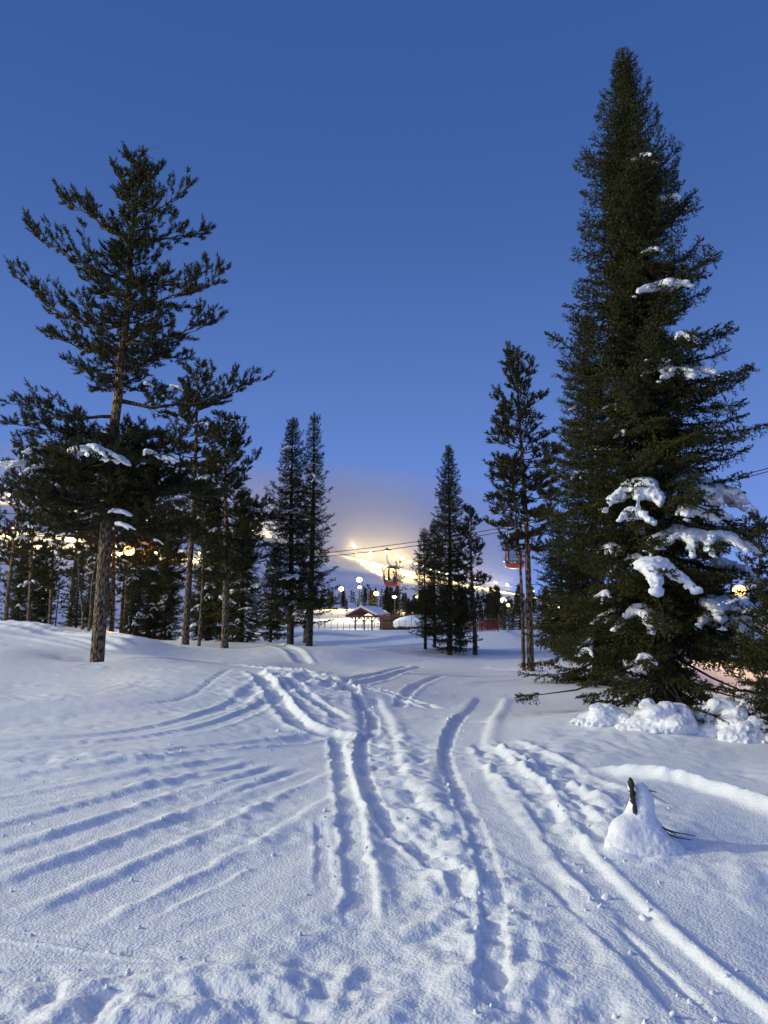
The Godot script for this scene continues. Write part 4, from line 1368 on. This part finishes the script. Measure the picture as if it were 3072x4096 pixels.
# ---------------------------------------------------------------- shelter, hut, heap, fences
func buildings() -> void:
	# open shelter with a low gable roof
	var c := stand(795, 98)
	var t := thing("open_shelter", c, "open timber shelter with a snow-covered gable roof and braced posts", "shelter")
	t.rotation.y = -0.5
	var up := 1.9
	for p in [[-1.3, -1.2], [1.3, -1.2], [-1.3, 1.2], [1.3, 1.2]]:
		var mb := MB.new()
		mb.bar(Vector3(p[0], -0.3, p[1]), Vector3(p[0], up, p[1]), 0.16, 0.16)
		var post := part("post", mb.mesh(M.brown_wood), t)
		for s in [-1.0, 1.0]:
			var br := MB.new()
			br.bar(Vector3(p[0], up - 0.9, p[1]), Vector3(p[0] + 0.75 * s, up - 0.05, p[1]), 0.11, 0.11)
			part("brace", br.mesh(M.brown_wood), post)
	var e := [Vector3(-2.4, up, 0), Vector3(0, up + 1.05, 0), Vector3(2.4, up, 0)]
	for s in 2:
		for b in 6:
			var mb := MB.new()
			var z := -2.0 + 0.67 * b
			mb.bar(e[s] + Vector3(0, 0, z + 0.32), e[s + 1] + Vector3(0, 0, z + 0.32), 0.64, 0.07)
			part("roof_board", mb.mesh(M.red_wood), t)
		var sb := MB.new()
		var up_v := Vector3(0, 0.17, 0)
		sb.bar(e[s] + up_v, e[s + 1] + up_v, 3.9, 0.26)
		part("roof_snow", sb.mesh(M.far_snow), t)
	for z in [-1.98, 1.98]:
		var mb := MB.new()
		mb.bar(Vector3(-2.3, up - 0.08, z), Vector3(2.3, up - 0.08, z), 0.1, 0.2)
		mb.bar(Vector3(0, up, z), Vector3(0, up + 0.95, z), 0.1, 0.14)
		mb.bar(e[0] + Vector3(0, -0.06, z), e[1] + Vector3(0, -0.06, z), 0.1, 0.2)
		mb.bar(e[1] + Vector3(0, -0.06, z), e[2] + Vector3(0, -0.06, z), 0.1, 0.2)
		part("gable_truss", mb.mesh(M.red_wood), t)

	# brown hut
	c = stand(853, 92)
	t = thing("timber_hut", c, "low brown timber hut with dark framing right of the open shelter", "hut")
	t.rotation.y = 0.12
	for side in 4:
		var w := 3.4 if side % 2 == 0 else 2.6
		for b in 7:
			var mb := MB.new()
			var r := Basis(Vector3.UP, side * PI / 2)
			mb.box(Transform3D(r, r * Vector3(0, 0.1 + 0.27 * b, 1.3 if side % 2 == 0 else 1.7)), Vector3(w, 0.25, 0.09 + 0.012 * (b % 2)))
			part("wall_plank", mb.mesh(M.brown_wood if (b + side) % 4 else M.dark_wood), t)
	for x in [-1.72, -0.55, 0.6, 1.72]:
		var mb := MB.new()
		mb.box(Transform3D(Basis(), Vector3(x, 0.9, 1.39)), Vector3(0.13, 1.95, 0.08))
		part("corner_board", mb.mesh(M.dark_wood if absf(x) < 1 else M.red_wood), t)
	var hb := MB.new()
	hb.bar(Vector3(-1.6, 0.25, 1.45), Vector3(1.6, 0.8, 1.45), 0.06, 0.16)
	part("diagonal_rail", hb.mesh(M.post), t)
	hb = MB.new()
	hb.box(Transform3D(Basis(Vector3.BACK, 0.03), Vector3(0.3, 1.98, 0)), Vector3(3.2, 0.14, 3.0))
	part("roof", hb.mesh(M.dark_wood), t)
	hb = MB.new()
	hb.box(Transform3D(Basis(), Vector3(-0.2, 1.3, 1.36)), Vector3(1.0, 0.75, 0.05))
	part("opening", hb.mesh(M.dark_wood), t)

	# snow-covered rounded heap with a dark speckled foot
	c = stand(905, 90)
	t = thing("snow_covered_stack", c, "rounded heap under thick snow with a dark speckled foot, right of the hut", "stack")
	part("snow_cover", nets(Vector3(-3.6, 0.2, -1.9), Vector3(3.6, 2.4, 1.9), 0.16, [[Vector3(0.2, 0.9, 0), Vector3(2.9, 1.0, 1.3)], [Vector3(-1.6, 0.7, 0.1), Vector3(1.6, 0.7, 1.2)], [Vector3(1.8, 0.9, 0), Vector3(1.2, 0.8, 1.2)]], 0.5, M.far_snow, 0.06), t)
	rng.seed = 15
	for k in 26:
		var mb := MB.new()
		var r := rng.randf_range(0.09, 0.15)
		mb.tube(PackedVector3Array([Vector3(-2.7 + 0.21 * k, rng.randf_range(0.1, 0.55), 1.0), Vector3(-2.7 + 0.21 * k, 0.3, 1.32), Vector3(-2.7 + 0.21 * k, 0.3, 1.33)]), PackedFloat32Array([r, r, 0.01]), 7)
		part("log", mb.mesh(M.stone if k % 3 else M.brown_wood), t)

	# net fence on the left of the shelter and red net on the bank
	c = stand(700, 84)
	t = thing("net_fence", c, "thin orange-red net fence on slim poles left of the shelter", "fence")
	for k in 16:
		var mb := MB.new()
		var tall := 1.9 if k % 3 == 0 else 1.15
		var x := -0.6 + 0.72 * k
		mb.tube(PackedVector3Array([Vector3(x, -0.3, 0), Vector3(x + 0.02, tall, 0)]), PackedFloat32Array([0.03, 0.022]), 6)
		part("pole", mb.mesh(M.dark_wood if k % 3 else M.red_wood), t)
	var nb := MB.new()
	for k in 5:
		nb.bar(Vector3(-0.6, 0.2 + 0.2 * k, 0.01), Vector3(10.2, 0.2 + 0.2 * k, 0.01), 0.01, 0.012)
	part("net", nb.mesh(M.net), t)
	c = stand(1040, 55)
	t = thing("red_net_fence", Vector3(c.x, -0.3, -55), "dark red net fence on the snow bank between the spruce group and the pine stems", "fence")
	var W := 1.3
	for k in 5:
		var mb := MB.new()
		var x := -W + W * 2.0 * k / 4.0
		mb.tube(PackedVector3Array([Vector3(x, -0.3, 0), Vector3(x + 0.03, 2.1 if k == 4 else 1.75, 0)]), PackedFloat32Array([0.05 if k == 4 else 0.035, 0.03]), 6)
		part("pole", mb.mesh(M.red_paint if k == 4 else M.red_wood), t)
	nb = MB.new()
	for k in 14:
		nb.bar(Vector3(-W, 0.1 + 0.12 * k, 0.02), Vector3(W, 0.1 + 0.12 * k, 0.02), 0.01, 0.045)
	for k in 22:
		var x := -W + W * 2.0 * k / 21.0
		nb.bar(Vector3(x, 0.05, 0.03), Vector3(x, 1.7, 0.03), 0.05, 0.01)
	part("net", nb.mesh(M.net), t)
	# small marker stake on the bank
	c = stand(920, 33)
	var sb2 := MB.new()
	sb2.tube(PackedVector3Array([Vector3(0, -0.2, 0), Vector3(0.01, 0.75, 0)]), PackedFloat32Array([0.02, 0.015]), 6)
	var st := part("marker_stake", sb2.mesh(M.dark_wood), self)
	st.position = c
	tag(st, "thin dark stake stuck in the snow left of the spruce group", "stake")


# ---------------------------------------------------------------- stump and mounds
func stump() -> void:
	var c := Vector3(1.78, ground(1.78, -5.2) + 0.01, -5.2)
	var t := thing("snowed_stump", c, "snow-plastered broken stump with bare twigs sticking out", "stump")
	t.scale = Vector3.ONE * 0.67
	var b := []
	for q in [[0, .02, 0, .27, .17, .24], [-.03, .16, .02, .19, .18, .17], [.02, .3, -.02, .13, .17, .12], [.03, .44, -.02, .085, .13, .085], [.02, .53, 0, .055, .06, .05], [-.15, .12, .05, .12, .13, .12], [.1, .1, .08, .14, .13, .12], [.0, -.02, .18, .3, .1, .16], [-.05, .57, -.01, .045, .04, .035], [-.21, .13, .06, .13, .14, .13], [-.2, .02, .14, .2, .1, .16], [.12, .0, .1, .26, .1, .22], [.05, .4, .03, .07, .1, .06]]:
		b.append([Vector3(q[0], q[1], q[2]), Vector3(q[3], q[4], q[5])])
	part("snow_cap", nets(Vector3(-.5, -.2, -.4), Vector3(.5, .7, .5), 0.022, b, 0.09, M.clump, 0.005), t)
	var mb := MB.new()
	var stem := PackedVector3Array()
	var girth := PackedFloat32Array()
	rng.seed = 59
	for k in 12:
		var f := k / 11.0
		stem.append(Vector3(-.07 - .03 * f + rng.randf_range(-.006, .006), .26 + .42 * f, .1 - .03 * f))
		girth.append(lerpf(.013, .03, f) * rng.randf_range(0.75, 1.4) if k < 11 else .008)
	mb.tube(stem, girth, 9, 0.3, 4)
	for k in 14:
		rng.seed = 60 + k
		var a := Vector3(-.095 + rng.randf_range(-.02, .02), rng.randf_range(.42, .67), .09)
		mb.tube(PackedVector3Array([a, a + Vector3(rng.randf_range(-.06, .05), rng.randf_range(.0, .07), rng.randf_range(0, .04))]), PackedFloat32Array([.008, .002]), 4)
	part("broken_stem", mb.mesh(M.dead_wood), t)
	for q in [[Vector3(.17, .2, .1), Vector3(.3, .16, .14), Vector3(.5, .13, .16)], [Vector3(.18, .17, .12), Vector3(.3, .12, .17), Vector3(.45, .1, .19)], [Vector3(.17, .21, .11), Vector3(.22, .185, .15), Vector3(.29, .155, .2)], [Vector3(.05, .55, .03), Vector3(.1, .545, .05), Vector3(.17, .53, .06)], [Vector3(-.17, .06, .2), Vector3(-.15, .02, .24), Vector3(-.13, -.03, .27)]]:
		var tb := MB.new()
		tb.tube(PackedVector3Array(q), PackedFloat32Array([.011, .008, .004]), 5, 0.2)
		part("twig", tb.mesh(M.dead_wood), t)
	# humps of snow over bent bushes at the foot of the big spruce
	var k := 0
	for q in [[1265, 1580, 9.9, .42, .34, "low round snow hump at the left foot of the huge spruce"], [1385, 1590, 9.6, .62, .5, "broad snow hump with a knob on top below the huge spruce"], [1435, 1575, 9.75, .2, .28, "small snow-capped sprig between two snow humps below the huge spruce"], [1505, 1590, 9.5, .55, .62, "tall lumpy snow hump below the right side of the huge spruce"], [1565, 1615, 9.2, .42, .4, "sloping snow hump at the right foot of the huge spruce"]]:
		rng.seed = 700 + k
		var x: float = (q[0] - 829.5) / 1534.0 * q[2] * 1.04
		var p := Vector3(x, ground(x, -q[2]), -q[2])
		var w: float = q[3]
		var h: float = q[4]
		h *= 0.62
		var bb := [[Vector3(0, -h * 0.1, 0), Vector3(w * 0.95, h * 0.42, w * 0.6)]]
		for n in 16:
			var s := rng.randf()
			bb.append([Vector3(rng.randf_range(-0.85, 0.85) * w * (1.0 - 0.7 * s), h * (0.05 + 0.85 * s), rng.randf_range(-0.4, 0.55) * w * (1.0 - 0.5 * s)), Vector3(rng.randf_range(0.1, 0.26), rng.randf_range(0.08, 0.17), rng.randf_range(0.1, 0.24)) * (1.15 - 0.55 * s) * (w + 0.25)])
		var o := part("snow_hump", nets(Vector3(-w * 1.3, -h * 0.5, -w * 1.2), Vector3(w * 1.3, h * 1.35, w * 1.2), maxf(w * 0.055, 0.018), bb, 0.045, M.clump, 0.014), self)
		o.position = p
		tag(o, q[5], "snow hump", "snow humps below the huge spruce")
		k += 1
	# crumbs thrown up beside the tracks
	var crumb := nets(Vector3(-.06, -.06, -.06), Vector3(.06, .06, .06), 0.014, [[Vector3.ZERO, Vector3(.035, .028, .04)], [Vector3(.02, .01, .01), Vector3(.022, .02, .02)]], 0.02, M.clump, 0.008)
	var mm := MultiMesh.new()
	mm.transform_format = MultiMesh.TRANSFORM_3D
	mm.mesh = crumb
	var places := []
	rng.seed = 31
	for n in 500:
		var s: Array = seg[rng.randi() % seg.size()]
		var tr: Array = TRACKS[s[2]]
		if tr[4] < 0.3:
			continue
		var a: Vector2 = (s[0] as Vector2).lerp(s[1], rng.randf())
		var off: Vector2 = Vector2(rng.randfn(), rng.randfn()) * tr[0] * 1.8
		var q: Vector2 = a + off
		if q.length() > 18.0 or q.length() < 2.6:
			continue
		var sc := rng.randf_range(0.1, 0.4) * (1.0 if rng.randf() < 0.95 else 2.0)
		places.append(Transform3D(Basis.from_euler(Vector3(rng.randf() * 6, rng.randf() * 6, rng.randf() * 6)).scaled(Vector3.ONE * sc), Vector3(q.x, base_height(q.x, q.y) + fine_height(q.x, q.y) + 0.008 * sc, q.y)))
	mm.instance_count = places.size()
	for n in places.size():
		mm.set_instance_transform(n, places[n])
	var mi := MultiMeshInstance3D.new()
	mi.name = "snow_crumbs"
	mi.multimesh = mm
	tag(mi, "crumbs of broken snow crust strewn along the tracks", "snow", "", "stuff")
	add_child(mi)


func _ready() -> void:
	var cam := Camera3D.new()
	cam.name = "camera"
	cam.position = EYE
	cam.rotation_degrees = Vector3(PITCH, 0, 0)
	cam.fov = 71.6
	cam.near = 0.1
	cam.far = 3000
	add_child(cam)
	cam.current = true

	var env := Environment.new()
	env.background_mode = Environment.BG_SKY
	var sky := ProceduralSkyMaterial.new()
	sky.sky_top_color = Color(0.2, 0.345, 0.6)
	sky.sky_horizon_color = Color(0.52, 0.66, 0.98)
	sky.sky_curve = 0.2
	sky.ground_bottom_color = Color(0.3, 0.36, 0.5)
	sky.ground_horizon_color = Color(0.4, 0.48, 0.66)
	sky.sun_angle_max = 1.0
	env.sky = Sky.new()
	env.sky.sky_material = sky
	env.background_energy_multiplier = 1.0
	env.tonemap_mode = Environment.TONE_MAPPER_LINEAR
	env.tonemap_exposure = 1.0
	env.volumetric_fog_enabled = true
	env.volumetric_fog_density = 0.0
	env.sdfgi_enabled = true
	env.ssao_enabled = true
	env.ssil_enabled = true
	var we := WorldEnvironment.new()
	we.name = "world_environment"
	we.environment = env
	add_child(we)

	# the last twilight, soft, from the left
	var sun := DirectionalLight3D.new()
	sun.name = "twilight"
	sun.rotation_degrees = Vector3(-40, -70, 0)
	sun.light_color = Color(1.0, 0.95, 0.92)
	sun.light_energy = 0.17
	sun.light_angular_distance = 40
	sun.shadow_enabled = true
	sun.sky_mode = DirectionalLight3D.SKY_MODE_LIGHT_ONLY
	add_child(sun)

	n_big.frequency = 0.02
	n_big.fractal_octaves = 3
	n_big.seed = 4
	n_mid.frequency = 0.25
	n_mid.fractal_octaves = 2
	n_mid.seed = 8
	n_fine.frequency = 0.35
	n_fine.fractal_octaves = 2
	n_fine.seed = 15
	materials()
	build_ground()
	build_fell()
	make_clumps()
	make_templates()
	lamps()
	mist()
	near_trees()
	mid_trees()
	buildings()
	lift()
	stump()
